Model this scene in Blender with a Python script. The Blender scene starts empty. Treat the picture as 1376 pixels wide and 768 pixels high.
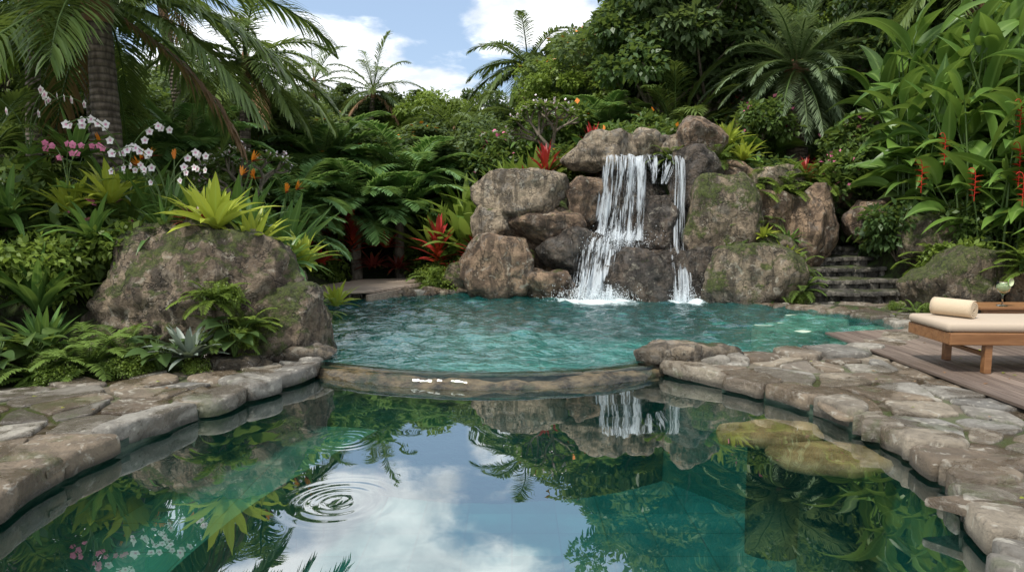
import bpy, bmesh, math, random
import numpy as np
from mathutils import Vector, noise, Matrix
rng=np.random.default_rng(11); random.seed(5)
scene=bpy.context.scene
COL=scene.collection
# ------------------------------------------------------------------ helpers
def ss(a,b,x):
    t=np.clip((np.asarray(x,float)-a)/(b-a),0,1); return t*t*(3-2*t)
def nrm(v): return v/np.maximum(np.linalg.norm(v,axis=-1,keepdims=True),1e-9)
class MB:
    def __init__(s): s.V=[];s.A=[];s.F=[];s.M=[];s.n=0;s.mats=[]
    def mi(s,m):
        if m not in s.mats: s.mats.append(m)
        return s.mats.index(m)
    def add(s,V,F,mat,A=None):
        V=np.asarray(V,float).reshape(-1,3); F=np.asarray(F,int)
        if A is None: A=np.full((len(V),3),0.5)
        s.V.append(V); s.A.append(A); s.F.append(F+s.n); s.M.append(np.full(len(F),s.mi(mat))); s.n+=len(V)
    def mesh(s,name,smooth=True):
        me=bpy.data.meshes.new(name)
        V=np.concatenate(s.V); A=np.concatenate(s.A)
        loops=np.concatenate([f.ravel() for f in s.F]); tot=np.concatenate([np.full(len(f),f.shape[1]) for f in s.F])
        st=np.concatenate([[0],np.cumsum(tot)[:-1]])
        me.vertices.add(len(V)); me.loops.add(len(loops)); me.polygons.add(len(tot))
        me.vertices.foreach_set("co",V.ravel()); me.polygons.foreach_set("loop_start",st.astype(np.int32))
        me.loops.foreach_set("vertex_index",loops.astype(np.int32))
        me.polygons.foreach_set("material_index",np.concatenate(s.M).astype(np.int32))
        me.polygons.foreach_set("use_smooth",np.full(len(tot),smooth))
        at=me.attributes.new("lf",'FLOAT_VECTOR','POINT'); at.data.foreach_set("vector",A.ravel())
        me.update(calc_edges=True)
        for m in s.mats: me.materials.append(MATS[m])
        return me
def obj(name,me,loc=(0,0,0),rot=(0,0,0),s=1,parent=None):
    o=bpy.data.objects.new(name,me); COL.objects.link(o); o.location=loc; o.rotation_euler=rot
    o.scale=(s,s,s) if not hasattr(s,'__len__') else s
    if parent: o.parent=parent
    return o
# ------------------------------------------------------------------ materials
MATS={}
class NT:
    def __init__(s,name,world=False):
        s.m=bpy.data.materials.new(name); s.m.use_nodes=True; s.nt=s.m.node_tree; s.nt.nodes.clear()
        s.out=s.n('ShaderNodeOutputMaterial'); MATS[name]=s.m
    def n(s,t,**k):
        nd=s.nt.nodes.new(t)
        for a,b in k.items(): setattr(nd,a,b)
        return nd
    def l(s,a,b): s.nt.links.new(a,b)
    def setin(s,nd,i,v):
        if isinstance(v,bpy.types.NodeSocket): s.l(v,nd.inputs[i])
        else: nd.inputs[i].default_value=v
    def math(s,op,a,b=0.0,c=None,clamp=False):
        nd=s.n('ShaderNodeMath',operation=op,use_clamp=clamp); s.setin(nd,0,a); s.setin(nd,1,b)
        if c is not None: s.setin(nd,2,c)
        return nd.outputs[0]
    def noise(s,vec,scale,detail=4,rough=.55,dist=0,col=False):
        nd=s.n('ShaderNodeTexNoise'); nd.inputs['Scale'].default_value=scale; nd.inputs['Detail'].default_value=detail
        nd.inputs['Roughness'].default_value=rough; nd.inputs['Distortion'].default_value=dist
        if vec is not None: s.l(vec,nd.inputs['Vector'])
        return nd.outputs[1 if col else 0]
    def mix(s,f,a,b,bt='MIX'):
        nd=s.n('ShaderNodeMix',data_type='RGBA',blend_type=bt); s.setin(nd,0,f)
        for i,v in ((6,a),(7,b)):
            if isinstance(v,tuple): nd.inputs[i].default_value=(*v[:3],1)
            else: s.l(v,nd.inputs[i])
        return nd.outputs[2]
    def step(s,x,a,b): 
        nd=s.n('ShaderNodeMapRange',interpolation_type='SMOOTHSTEP'); s.setin(nd,0,x); nd.inputs[1].default_value=a; nd.inputs[2].default_value=b
        return nd.outputs[0]
    def pos(s): return s.n('ShaderNodeNewGeometry').outputs['Position']
    def nor(s): return s.n('ShaderNodeNewGeometry').outputs['Normal']
    def sep(s,v):
        nd=s.n('ShaderNodeSeparateXYZ'); s.l(v,nd.inputs[0]); return nd.outputs
    def vmul(s,v,m):
        nd=s.n('ShaderNodeVectorMath',operation='MULTIPLY'); s.l(v,nd.inputs[0]); nd.inputs[1].default_value=m; return nd.outputs[0]
    def attr(s): return s.sep(s.n('ShaderNodeAttribute',attribute_name='lf').outputs['Vector'])
    def bump(s,h,st=.5,d=.02,nrmin=None):
        nd=s.n('ShaderNodeBump'); nd.inputs['Strength'].default_value=st; nd.inputs['Distance'].default_value=d; s.l(h,nd.inputs['Height'])
        if nrmin is not None: s.l(nrmin,nd.inputs['Normal'])
        return nd.outputs[0]
    def bsdf(s,col,rough=.6,normal=None,spec=.5,**k):
        b=s.n('ShaderNodeBsdfPrincipled')
        if isinstance(col,tuple): b.inputs['Base Color'].default_value=(*col,1)
        else: s.l(col,b.inputs['Base Color'])
        s.setin(b,'Roughness',rough); b.inputs['Specular IOR Level'].default_value=spec
        if normal is not None: s.l(normal,b.inputs['Normal'])
        for a,v in k.items(): b.inputs[a].default_value=v
        return b.outputs[0]
    def surf(s,x): s.l(x,s.out.inputs[0]); return s.m
def leafmat(name,c1,c2,rough=.42,transl=.38,mid=None,base=None,tip=None):
    if name.startswith('leaf'):
        k=(1.12,.97,1.10) if 'red' not in name and 'maroon' not in name else (1,1,1)
        c1=tuple(x*1.3*q for x,q in zip(c1,k)); c2=tuple(x*1.55*q for x,q in zip(c2,k))
    m=NT(name); a=m.attr(); r=m.n('ShaderNodeObjectInfo').outputs['Random']
    f=m.math('ADD',m.math('MULTIPLY',a[0],.65),m.math('MULTIPLY',r,.35))
    c=m.mix(f,c1,c2)
    if base: c=m.mix(m.step(a[1],.45,.05),c,base)
    if tip: c=m.mix(m.step(a[1],.7,1),c,tip)
    if mid: c=m.mix(m.math('MULTIPLY',m.step(a[2],.75,1.),.7),c,mid)
    p=m.bsdf(c,rough,None,.4)
    t=m.n('ShaderNodeBsdfTranslucent'); 
    tc=m.mix(.5,c,(.26,.34,.05)) if 'red' not in name and 'maroon' not in name else m.mix(.5,c,(.4,.05,.03)); m.l(tc,t.inputs[0])
    mx=m.n('ShaderNodeMixShader'); mx.inputs[0].default_value=transl; m.l(p,mx.inputs[1]); m.l(t.outputs[0],mx.inputs[2])
    return m.surf(mx.outputs[0])
leafmat('leaf_dark',(.020,.045,.015),(.055,.11,.028))
leafmat('leaf_mid',(.03,.068,.016),(.09,.155,.032))
leafmat('leaf_far',(.036,.07,.026),(.10,.16,.055),.6)
leafmat('leaf_fresh',(.06,.115,.018),(.15,.235,.035))
leafmat('leaf_lime',(.15,.22,.02),(.28,.35,.04),.38,.35,mid=(.4,.5,.1),base=(.42,.46,.05))
leafmat('leaf_strap',(.03,.085,.018),(.085,.18,.035),.33,.25,mid=(.2,.32,.09))
leafmat('leaf_banana',(.035,.09,.015),(.10,.20,.03),.38,.35,mid=(.25,.38,.1))
leafmat('leaf_palm',(.04,.08,.02),(.11,.17,.04),.4,.3)
leafmat('leaf_datepalm',(.075,.12,.06),(.15,.23,.11),.45,.25)
leafmat('leaf_fern',(.04,.085,.016),(.11,.19,.035),.5,.35)
leafmat('leaf_treefern',(.055,.14,.04),(.13,.26,.08),.5,.4)
leafmat('leaf_red',(.12,.014,.016),(.36,.035,.03),.35,.25,base=(.5,.07,.02))
leafmat('leaf_maroon',(.05,.02,.016),(.18,.03,.02),.35,.2,tip=(.06,.10,.02))
leafmat('leaf_silver',(.07,.11,.08),(.15,.20,.14),.4,.1)
leafmat('leaf_brown',(.10,.06,.025),(.20,.13,.06),.7,.2)
leafmat('petal_red',(.5,.02,.015),(.7,.05,.03),.4,.2,tip=(.7,.3,.03))
leafmat('petal_orange',(.7,.16,.01),(.85,.33,.03),.4,.1)
leafmat('petal_pink',(.55,.1,.22),(.75,.25,.4),.5,.1)
leafmat('petal_white',(.7,.62,.62),(.85,.83,.8),.5,.1,base=(.6,.2,.35))
def bark(name,c1,c2,ring=0):
    m=NT(name); p=m.pos(); n=m.noise(m.vmul(p,(6,6,2)),3,6)
    c=m.mix(m.step(n,.3,.7),c1,c2); h=n
    if ring:
        w=m.n('ShaderNodeTexWave',bands_direction='Z'); w.inputs['Scale'].default_value=ring; w.inputs['Distortion'].default_value=2.5; m.l(p,w.inputs[0])
        h=m.math('ADD',n,w.outputs['Fac']); c=m.mix(m.math('MULTIPLY',m.step(w.outputs['Fac'],.35,0),.6),c,tuple(x*.3 for x in c1))
    m.surf(m.bsdf(c,.85,m.bump(h,.8,.03)))
bark('bark',(.09,.07,.05),(.22,.18,.13)); bark('palm_bark',(.08,.06,.045),(.22,.175,.135),3.5)
leafmat('stem_green',(.05,.09,.02),(.10,.16,.04),.45,.05)
def rockmat(name,c1,c2,c3,moss=.5,wet=0,mossc=(.09,.12,.016)):
    m=NT(name); p=m.pos(); z=m.sep(p)[2]; nz=m.sep(m.nor())[2]
    n1=m.noise(p,1.9,9,.68,.4); n2=m.noise(p,14,7,.72); n3=m.noise(p,4.5,6,.65,.5)
    c=m.mix(m.step(n1,.38,.60),c1,c2); c=m.mix(m.step(n3,.52,.62),c,c3)
    st=m.noise(m.vmul(p,(3,3,.8)),2,6,.65,.6); c=m.mix(m.math('MULTIPLY',m.step(st,.46,.58),.72),c,tuple(x*.26 for x in c1))
    c=m.mix(m.math('MULTIPLY',m.step(n2,.50,.66),.6),c,tuple(x*.3 for x in c1))
    lich=m.noise(p,6,6,.65,1); c=m.mix(m.math('MULTIPLY',m.step(lich,.57,.65),.6),c,(.50,.45,.35))
    mn=m.noise(p,2.4,8,.7); mv=m.math('ADD',m.math('MULTIPLY',nz,.22),mn)
    mo=m.math('MULTIPLY',m.step(mv,.90-moss*.38,.98-moss*.38),m.step(n2,.30,.5))
    mc=m.mix(m.step(m.noise(p,25,4,.7),.35,.65),tuple(x*.35 for x in mossc),mossc)
    c=m.mix(m.math('MULTIPLY',mo,.9),c,mc)
    wl=m.math('ADD',z,m.math('MULTIPLY',n3,.25)); w=m.step(wl,.50,.28)
    if wet: w=m.math('MAXIMUM',w,m.math('MULTIPLY',m.step(n3,.72,.40),wet))
    c=m.mix(m.math('MULTIPLY',w,.75),c,m.mix(.85,c,(.012,.012,.010)))
    r=m.math('SUBTRACT',.85,m.math('MULTIPLY',w,.65))
    crk=m.n('ShaderNodeTexVoronoi',feature='DISTANCE_TO_EDGE'); crk.inputs['Scale'].default_value=1.5
    pv=m.n('ShaderNodeVectorMath',operation='ADD'); m.l(p,pv.inputs[0]); m.l(m.vmul(m.noise(p,2.5,4,.6,0,True),(.8,.8,.8)),pv.inputs[1]); m.l(pv.outputs[0],crk.inputs['Vector'])
    ck=m.step(crk.outputs[0],0,.025)
    c=m.mix(m.math('MULTIPLY',m.math('SUBTRACT',1,ck),.5),c,(.02,.018,.013))
    h=m.math('ADD',m.math('ADD',m.math('MULTIPLY',n1,1.6),m.math('MULTIPLY',n2,.6)),m.math('MULTIPLY',ck,.25))
    h=m.math('ADD',h,m.math('ADD',m.math('MULTIPLY',m.noise(p,50,4,.75),.22),m.math('MULTIPLY',mo,.12)))
    m.surf(m.bsdf(c,r,m.bump(h,1,.11)))
rockmat('rock_tan',(.20,.155,.105),(.44,.345,.235),(.29,.25,.20),.48)
rockmat('rock_brown',(.155,.10,.062),(.39,.265,.165),(.24,.19,.145),.42)
rockmat('rock_mossy',(.16,.12,.078),(.35,.27,.18),(.24,.20,.15),1.05)
rockmat('rock_wet',(.085,.065,.05),(.23,.17,.12),(.12,.105,.09),.3,1.0)
rockmat('rock_big',(.16,.115,.075),(.37,.285,.19),(.27,.22,.16),.90)
rockmat('rock_step',(.10,.092,.075),(.23,.205,.165),(.15,.14,.115),.65)
def pavemat(name,cop=False):
    m=NT(name); a=m.attr(); p=m.pos()
    r=m.n('ShaderNodeValToRGB'); e=r.color_ramp.elements; e[0].color=(.13,.095,.062,1); e[1].color=(.40,.36,.29,1)
    for ps,cc in ((.2,(.26,.20,.135)),(.4,(.17,.165,.15)),(.6,(.33,.27,.19)),(.8,(.24,.23,.205))):
        x=e.new(ps); x.color=(*cc,1)
    m.l(a[0],r.inputs[0])
    n1=m.noise(p,5,9,.68,.4); n2=m.noise(p,28,6,.72); n3=m.noise(p,1.3,7,.62,.4)
    c=m.mix(m.step(n1,.35,.65),m.mix(.55,r.outputs[0],(.06,.048,.034)),r.outputs[0]); c=m.mix(m.math('MULTIPLY',m.step(n2,.5,.7),.55),c,(.06,.048,.035))
    c=m.mix(m.math('MULTIPLY',m.step(m.noise(p,9,6,.6,1),.55,.64),.6),c,(.45,.42,.35))
    w=m.step(n3,.46,.53) if not cop else m.step(n3,.49,.57)
    c=m.mix(m.math('MULTIPLY',w,.74),c,m.mix(.75,c,(.05,.032,.015)))
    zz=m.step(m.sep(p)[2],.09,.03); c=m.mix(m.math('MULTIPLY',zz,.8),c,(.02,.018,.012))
    c=m.mix(m.math('MULTIPLY',m.step(m.noise(p,2.7,7,.65),.56,.66),.45),c,(.06,.08,.02))
    rr=m.math('SUBTRACT',.8,m.math('MULTIPLY',w,.62))
    h=m.math('ADD',n1,m.math('MULTIPLY',n2,.4)); m.surf(m.bsdf(c,rr,m.bump(h,.9,.05)))
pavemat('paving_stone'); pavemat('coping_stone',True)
m=NT('mortar'); p=m.pos(); n=m.noise(p,12,6,.7); w=m.step(m.noise(p,1.3,7,.62,.4),.44,.53); g_=m.step(m.noise(p,2.7,7,.65),.47,.56)
c=m.mix(w,m.mix(n,(.08,.065,.045),(.17,.14,.10)),m.mix(n,(.025,.018,.010),(.065,.045,.026))); c=m.mix(m.math('MULTIPLY',g_,.7),c,(.045,.068,.014))
m.surf(m.bsdf(c,m.math('SUBTRACT',.8,m.math('MULTIPLY',w,.6)),m.bump(n,.6,.02)))
m=NT('soil'); p=m.pos(); n=m.noise(p,6,6,.7); m.surf(m.bsdf(m.mix(m.step(n,.4,.6),(.022,.018,.009),(.05,.08,.015)),.95,m.bump(n,.8,.05)))
def wood(name,c1,c2,sc=(2,25,25),rough=.6):
    m=NT(name); a=m.attr(); tc=m.n('ShaderNodeTexCoord').outputs['Object']; n=m.noise(m.vmul(tc,sc),1,5,.65,.6)
    c=m.mix(m.step(n,.3,.7),c1,c2); c=m.mix(m.math('MULTIPLY',a[0],.5),c,tuple(x*.45 for x in c1)); m.surf(m.bsdf(c,rough,m.bump(n,.35,.006)))
wood('deck_wood',(.12,.085,.065),(.27,.205,.16),(25,1.5,25)); wood('walk_wood',(.22,.165,.12),(.44,.35,.27),(1.5,25,25)); wood('teak',(.20,.085,.03),(.36,.175,.07),(2,25,25),.42)
m=NT('cushion'); p=m.pos(); n=m.noise(p,180,2); m.surf(m.bsdf((.44,.355,.265),.9,m.bump(n,.3,.003)))
m=NT('towel'); p=m.pos(); n=m.noise(p,220,2); m.surf(m.bsdf(m.mix(n,(.48,.36,.23),(.68,.56,.40)),.95,m.bump(n,.8,.006)))
m=NT('glass'); m.surf(m.bsdf((.9,.95,.92),.03,None,.5,**{'Transmission Weight':1.0,'IOR':1.2}))
m=NT('drink'); m.surf(m.bsdf((.62,.68,.38),.15)); m=NT('lime_peel'); m.surf(m.bsdf((.20,.42,.04),.4))
def pool(name,c1,c2,grout):
    m=NT(name); p=m.pos(); b=m.n('ShaderNodeTexBrick',offset=0.0); b.inputs['Scale'].default_value=1; b.inputs['Brick Width'].default_value=.40; b.inputs['Row Height'].default_value=.40; b.inputs['Mortar Size'].default_value=.006
    b.inputs['Color1'].default_value=(*c1,1); b.inputs['Color2'].default_value=(*c2,1); b.inputs['Mortar'].default_value=(*grout,1); m.l(p,b.inputs[0])
    n=m.noise(p,1.4,5,.6); c=m.mix(m.step(n,.35,.68),m.mix(.6,b.outputs[0],(.008,.07,.06)),b.outputs[0]); m.surf(m.bsdf(c,.5))
pool('pool_floor',(.012,.17,.165),(.03,.25,.24),(.010,.12,.11)); pool('pool_bench',(.05,.27,.19),(.08,.34,.24),(.03,.18,.12)); pool('pool_deep',(.03,.34,.31),(.07,.46,.41),(.01,.24,.21))
m=NT('pool_wall'); p=m.pos(); n=m.noise(m.vmul(p,(3,3,9)),2,6,.65); z=m.sep(p)[2]
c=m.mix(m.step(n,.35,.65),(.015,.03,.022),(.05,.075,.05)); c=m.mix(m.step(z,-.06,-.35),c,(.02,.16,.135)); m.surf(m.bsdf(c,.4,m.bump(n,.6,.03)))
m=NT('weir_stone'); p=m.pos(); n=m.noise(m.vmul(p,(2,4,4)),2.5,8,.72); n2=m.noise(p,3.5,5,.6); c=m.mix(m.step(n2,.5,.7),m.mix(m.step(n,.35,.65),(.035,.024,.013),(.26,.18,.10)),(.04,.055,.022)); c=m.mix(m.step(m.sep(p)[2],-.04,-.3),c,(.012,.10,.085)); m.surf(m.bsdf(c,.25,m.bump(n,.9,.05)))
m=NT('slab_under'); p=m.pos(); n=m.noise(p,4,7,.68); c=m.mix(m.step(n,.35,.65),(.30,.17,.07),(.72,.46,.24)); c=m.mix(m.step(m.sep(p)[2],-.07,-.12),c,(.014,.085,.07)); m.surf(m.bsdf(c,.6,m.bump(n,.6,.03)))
m=NT('slab_green'); p=m.pos(); n=m.noise(p,3,6,.65); m.surf(m.bsdf(m.mix(m.step(n,.35,.65),(.24,.32,.24),(.42,.48,.37)),.6,m.bump(n,.6,.03)))
def water(name,tint,k0,ior,hfun,bs,bd,foam=False,body=0,bcol=(0,0,0),gc=1.0):
    m=NT(name); p=m.pos(); h=hfun(m,p); nb=m.bump(h,bs,bd)
    fr=m.n('ShaderNodeFresnel'); fr.inputs[0].default_value=ior; m.l(nb,fr.inputs['Normal'])
    f=m.math('ADD',m.math('MULTIPLY',fr.outputs[0],1-k0),k0,clamp=True)
    t=m.n('ShaderNodeBsdfTransparent'); t.inputs[0].default_value=(*tint,1); to=t.outputs[0]
    if body:
        d=m.n('ShaderNodeBsdfDiffuse'); d.inputs[0].default_value=(*bcol,1); mb_=m.n('ShaderNodeMixShader'); mb_.inputs[0].default_value=body; m.l(to,mb_.inputs[1]); m.l(d.outputs[0],mb_.inputs[2]); to=mb_.outputs[0]
    g=m.n('ShaderNodeBsdfGlossy'); g.inputs['Roughness'].default_value=0; g.inputs[0].default_value=(.97*gc,gc,gc,1); m.l(nb,g.inputs['Normal'])
    mx=m.n('ShaderNodeMixShader'); m.l(f,mx.inputs[0]); m.l(to,mx.inputs[1]); m.l(g.outputs[0],mx.inputs[2]); o=mx.outputs[0]
    if foam:
        tot=None
        for cx,cy,r in ((1.5,11.95,1.05),(3.0,11.7,.45)):
            dd=m.n('ShaderNodeVectorMath',operation='DISTANCE'); m.l(m.vmul(p,(1,1.1,0)),dd.inputs[0]); dd.inputs[1].default_value=(cx,cy*1.1,0)
            q=m.math('SUBTRACT',1,m.math('DIVIDE',dd.outputs['Value'],r),clamp=True); tot=q if tot is None else m.math('MAXIMUM',tot,q)
        fn=m.math('ADD',m.math('MULTIPLY',tot,.62),m.math('MULTIPLY',m.noise(p,9,6,.7,.5),.6)); ff=m.math('MULTIPLY',m.step(fn,.42,.70),m.step(tot,0,.15))
        d=m.n('ShaderNodeBsdfDiffuse'); d.inputs[0].default_value=(.70,.79,.79,1)
        m2=m.n('ShaderNodeMixShader'); m.l(ff,m2.inputs[0]); m.l(o,m2.inputs[1]); m.l(d.outputs[0],m2.inputs[2]); o=m2.outputs[0]
    m.surf(o)
def h_low(m,p):
    h=m.math('MULTIPLY',m.noise(p,1.6,2,.4),.12)
    for cx,cy,R,k in ((-1.2,4.78,.34,95),(-.98,3.70,.42,75)):
        dd=m.n('ShaderNodeVectorMath',operation='DISTANCE'); m.l(p,dd.inputs[0]); dd.inputs[1].default_value=(cx,cy,0)
        d=dd.outputs['Value']; fall=m.math('MULTIPLY',m.step(d,R,R*.5),m.step(d,R*.05,R*.35))
        h=m.math('ADD',h,m.math('MULTIPLY',m.math('MULTIPLY',m.math('SINE',m.math('MULTIPLY',d,k)),.007),fall))
    return h
def h_up(m,p):
    a=m.noise(m.vmul(p,(1,1.3,1)),6,3,.5,.5); b=m.noise(m.vmul(p,(1,1.3,1)),22,2,.5)
    return m.math('ADD',a,m.math('MULTIPLY',b,.2))
water('water_lower',(.80,.94,.91),.37,1.5,h_low,.5,.06,False,.06,(.015,.12,.105))
water('water_upper',(.58,.91,.86),.14,1.40,h_up,.7,.06,True,.25,(.015,.17,.16))
water('water_film',(.92,.95,.92),.08,1.33,h_up,.4,.02,gc=.45)
m=NT('fall_water'); a=m.attr(); cb=m.n('ShaderNodeCombineXYZ'); m.l(m.math('MULTIPLY',a[0],24),cb.inputs[0]); m.l(m.math('MULTIPLY',a[1],3.4),cb.inputs[1]); m.l(m.math('MULTIPLY',a[2],7),cb.inputs[2])
n=m.noise(cb.outputs[0],1,7,.68,.35)
cb2=m.n('ShaderNodeCombineXYZ'); m.l(m.math('MULTIPLY',a[0],5),cb2.inputs[0]); m.l(m.math('MULTIPLY',a[1],2.2),cb2.inputs[1]); m.l(m.math('MULTIPLY',a[2],13),cb2.inputs[2]); big=m.noise(cb2.outputs[0],1,4,.6,.5)
nn_=m.math('ADD',n,m.math('MULTIPLY',m.math('SUBTRACT',big,.5),.85)); al=m.math('MULTIPLY',m.step(nn_,.48,.66),.80)
edge=m.math('MULTIPLY',m.step(a[0],0,.06),m.step(a[0],1,.94)); al=m.math('MULTIPLY',al,edge)
d=m.n('ShaderNodeBsdfDiffuse'); d.inputs[0].default_value=(.78,.83,.86,1); t2=m.n('ShaderNodeBsdfTranslucent'); t2.inputs[0].default_value=(.78,.83,.86,1)
mm=m.n('ShaderNodeMixShader'); mm.inputs[0].default_value=.4; m.l(d.outputs[0],mm.inputs[1]); m.l(t2.outputs[0],mm.inputs[2])
tr=m.n('ShaderNodeBsdfTransparent'); mx=m.n('ShaderNodeMixShader'); m.l(al,mx.inputs[0]); m.l(tr.outputs[0],mx.inputs[1]); m.l(mm.outputs[0],mx.inputs[2]); m.surf(mx.outputs[0])
m=NT('spray'); m.surf(m.bsdf((.85,.9,.92),.3))

# ------------------------------------------------------------------ outlines
def catmull(P,n=8,closed=True):
    P=np.array(P,float); out=[]; N=len(P); rg=range(N) if closed else range(N-1)
    for i in rg:
        if closed: p0,p1,p2,p3=P[i-1],P[i],P[(i+1)%N],P[(i+2)%N]
        else: p0,p1,p2,p3=P[max(i-1,0)],P[i],P[i+1],P[min(i+2,N-1)]
        for k in range(n):
            t=k/n; out.append(.5*((2*p1)+(-p0+p2)*t+(2*p0-5*p1+4*p2-p3)*t*t+(-p0+3*p1-3*p2+p3)*t**3))
    if not closed: out.append(P[-1])
    return np.array(out)
weir=catmull([(-1.93,6.78),(-1.1,6.42),(-.25,6.28),(.7,6.42),(1.5,6.82)],8,False)
low_rest=catmull([(1.5,6.82),(2.08,6.05),(2.45,5.35),(2.6,4.5),(2.56,3.85),(2.35,3.25),(2.0,2.55),(1.3,1.7),(.2,1.3),(-1.1,1.4),(-2.1,2.0),(-2.6,2.8),(-2.74,3.5),(-2.68,4.4),(-2.52,5.13),(-2.2,6.1),(-1.93,6.78)],7,False)
up_rest=catmull([(-1.93,6.78),(-2.15,7.4),(-2.55,8.3),(-3.0,9.5),(-3.45,10.8),(-3.2,11.7),(-2.3,12.4),(-1.2,12.9),(-.3,13.15),(1,13.3),(2.4,13.2),(3.3,12.4),(4.0,11.4),(4.8,10.4),(5.2,9.6),(5.15,8.8),(4.5,8.05),(3.7,7.5),(2.8,7.25),(2.0,7.1),(1.5,6.82)],7,False)
LOW=np.concatenate([weir[:-1],low_rest[:-1]]); UP=np.concatenate([up_rest[:-1],weir[::-1][:-1]])
def sdist(P,poly):
    P=np.asarray(P,float).reshape(-1,2); A=poly; B=np.roll(poly,-1,0); best=np.full(len(P),1e9); ins=np.zeros(len(P),bool)
    for a,b in zip(A,B):
        ab=b-a; t=np.clip(((P-a)@ab)/max(ab@ab,1e-12),0,1); d=np.linalg.norm(P-(a+t[:,None]*ab),axis=1); best=np.minimum(best,d)
        c=((a[1]>P[:,1])!=(b[1]>P[:,1]))
        if b[1]!=a[1]: ins^=c&(P[:,0]<(b[0]-a[0])*(P[:,1]-a[1])/(b[1]-a[1])+a[0])
    return np.where(ins,-best,best)
def gz(x,y):
    x=np.asarray(x,float); y=np.asarray(y,float)
    z=.08+1.25*ss(6.4,9,y)*ss(3.4,5.6,-x)
    z=z+2.3*ss(13.1,14.5,y)*ss(-.6,1.0,x)*(1-ss(4.6,5.4,x))
    w2=ss(4.6,5.4,x)*(1-ss(6.8,7.4,x)); z=z+w2*(np.clip((y-11.5)/2.2,0,1)*.85+1.5*ss(13.8,17,y))
    z=z+ss(6.8,7.4,x)*2.3*ss(9.8,14.5,y)+ss(.6,-.6,x)*.8*ss(13.8,19,y)
    z=z+ss(16,45,y)*(2.5+6*ss(-2,14,x))
    return z+.06*np.sin(x*1.7+y)*np.sin(y*1.3)*ss(6,9,y)
xs=np.concatenate([np.linspace(-160,-14,16)[:-1],np.arange(-14,14,.22),np.linspace(14,160,16)]); ys=np.concatenate([np.linspace(-60,-2,8)[:-1],np.arange(-2,22,.22),np.linspace(22,320,34)])
X,Y=np.meshgrid(xs,ys); P=np.stack([X.ravel(),Y.ravel()],1); Z=gz(P[:,0],P[:,1]); sd=np.minimum(sdist(P,LOW),sdist(P,UP))
Z=np.where(sd<.3,-2.4,Z); nx,ny=len(xs),len(ys)
idx=np.arange(nx*ny).reshape(ny,nx); F=np.stack([idx[:-1,:-1],idx[:-1,1:],idx[1:,1:],idx[1:,:-1]],-1).reshape(-1,4)
g=MB(); g.add(np.c_[P,Z],F,'soil'); obj('ground',g.mesh('ground'))
def area(poly): return .5*np.sum(poly[:,0]*np.roll(poly[:,1],-1)-poly[:,1]*np.roll(poly[:,0],-1))
def polyfill(mb,poly,z,mat,A=None):
    if area(poly)<0: poly=poly[::-1]
    mb.add(np.c_[poly,np.full(len(poly),z)],np.arange(len(poly))[None,:],mat)
def wall(mb,path,z0,z1,mat,closed=True,nz=1):
    n=len(path)
    V=np.concatenate([np.c_[path,np.full(n,z)] for z in np.linspace(z0,z1,nz+1)]); F=[]
    for k in range(nz):
        for i in range(n if closed else n-1):
            j=(i+1)%n; F.append((k*n+i,k*n+j,(k+1)*n+j,(k+1)*n+i))
    mb.add(V,F,mat)
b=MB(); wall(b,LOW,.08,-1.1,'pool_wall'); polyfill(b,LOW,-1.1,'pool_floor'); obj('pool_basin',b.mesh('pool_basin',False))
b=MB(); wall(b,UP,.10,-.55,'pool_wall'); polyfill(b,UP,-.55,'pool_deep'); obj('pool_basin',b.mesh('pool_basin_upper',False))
lb=low_rest[np.where((low_rest[:,0]<-1.8)&(low_rest[:,1]>2.2)&(low_rest[:,1]<6.6))[0]]
inn=lb+np.c_[np.full(len(lb),.75),np.full(len(lb),-.1)]
b=MB(); n=len(lb); b.add(np.r_[np.c_[lb,np.full(n,-.45)],np.c_[inn,np.full(n,-.45)],np.c_[inn,np.full(n,-1.1)]],[(i,i+1,n+i+1,n+i) for i in range(n-1)]+[(n+i,n+i+1,2*n+i+1,2*n+i) for i in range(n-1)],'pool_bench'); obj('pool_bench',b.mesh('pool_bench',False))
# weir
t=nrm(np.gradient(weir,axis=0)); nn=np.c_[t[:,1],-t[:,0]]
if nn[4,1]>0: nn=-nn
wk=catmull(np.c_[weir,nn][::1],6,False); wp=wk[:,:2]; wn=nrm(wk[:,2:]); n=len(wp)
b=MB(); prof=[(.07,-1.2),(.10,-.1),(.09,.0),(.075,.03),(.045,.06),(0,.078),(-.06,.088),(-.12,.09),(-.20,.088),(-.30,.08),(-.42,.06),(-.55,.0),(-.6,-1.0)]
V=[]
for k,(o,z) in enumerate(prof):
    for i in range(n):
        q=wp[i]+wn[i]*o; w=noise.noise(Vector((q[0]*3,q[1]*3,z*4)))*.04+noise.noise(Vector((q[0]*9,q[1]*9,z*9)))*.018
        zz=z+(min(w*.8,.018) if z>0 else 0); V.append((q[0]+wn[i][0]*w*(k<6),q[1]+wn[i][1]*w*(k<6),zz))
F=[(k*n+i,k*n+i+1,(k+1)*n+i+1,(k+1)*n+i) for k in range(len(prof)-1) for i in range(n-1)]
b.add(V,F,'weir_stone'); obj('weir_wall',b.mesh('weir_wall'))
b=MB(); polyfill(b,LOW,0,'water_lower'); obj('pool_water',b.mesh('pool_water',False))
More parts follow.
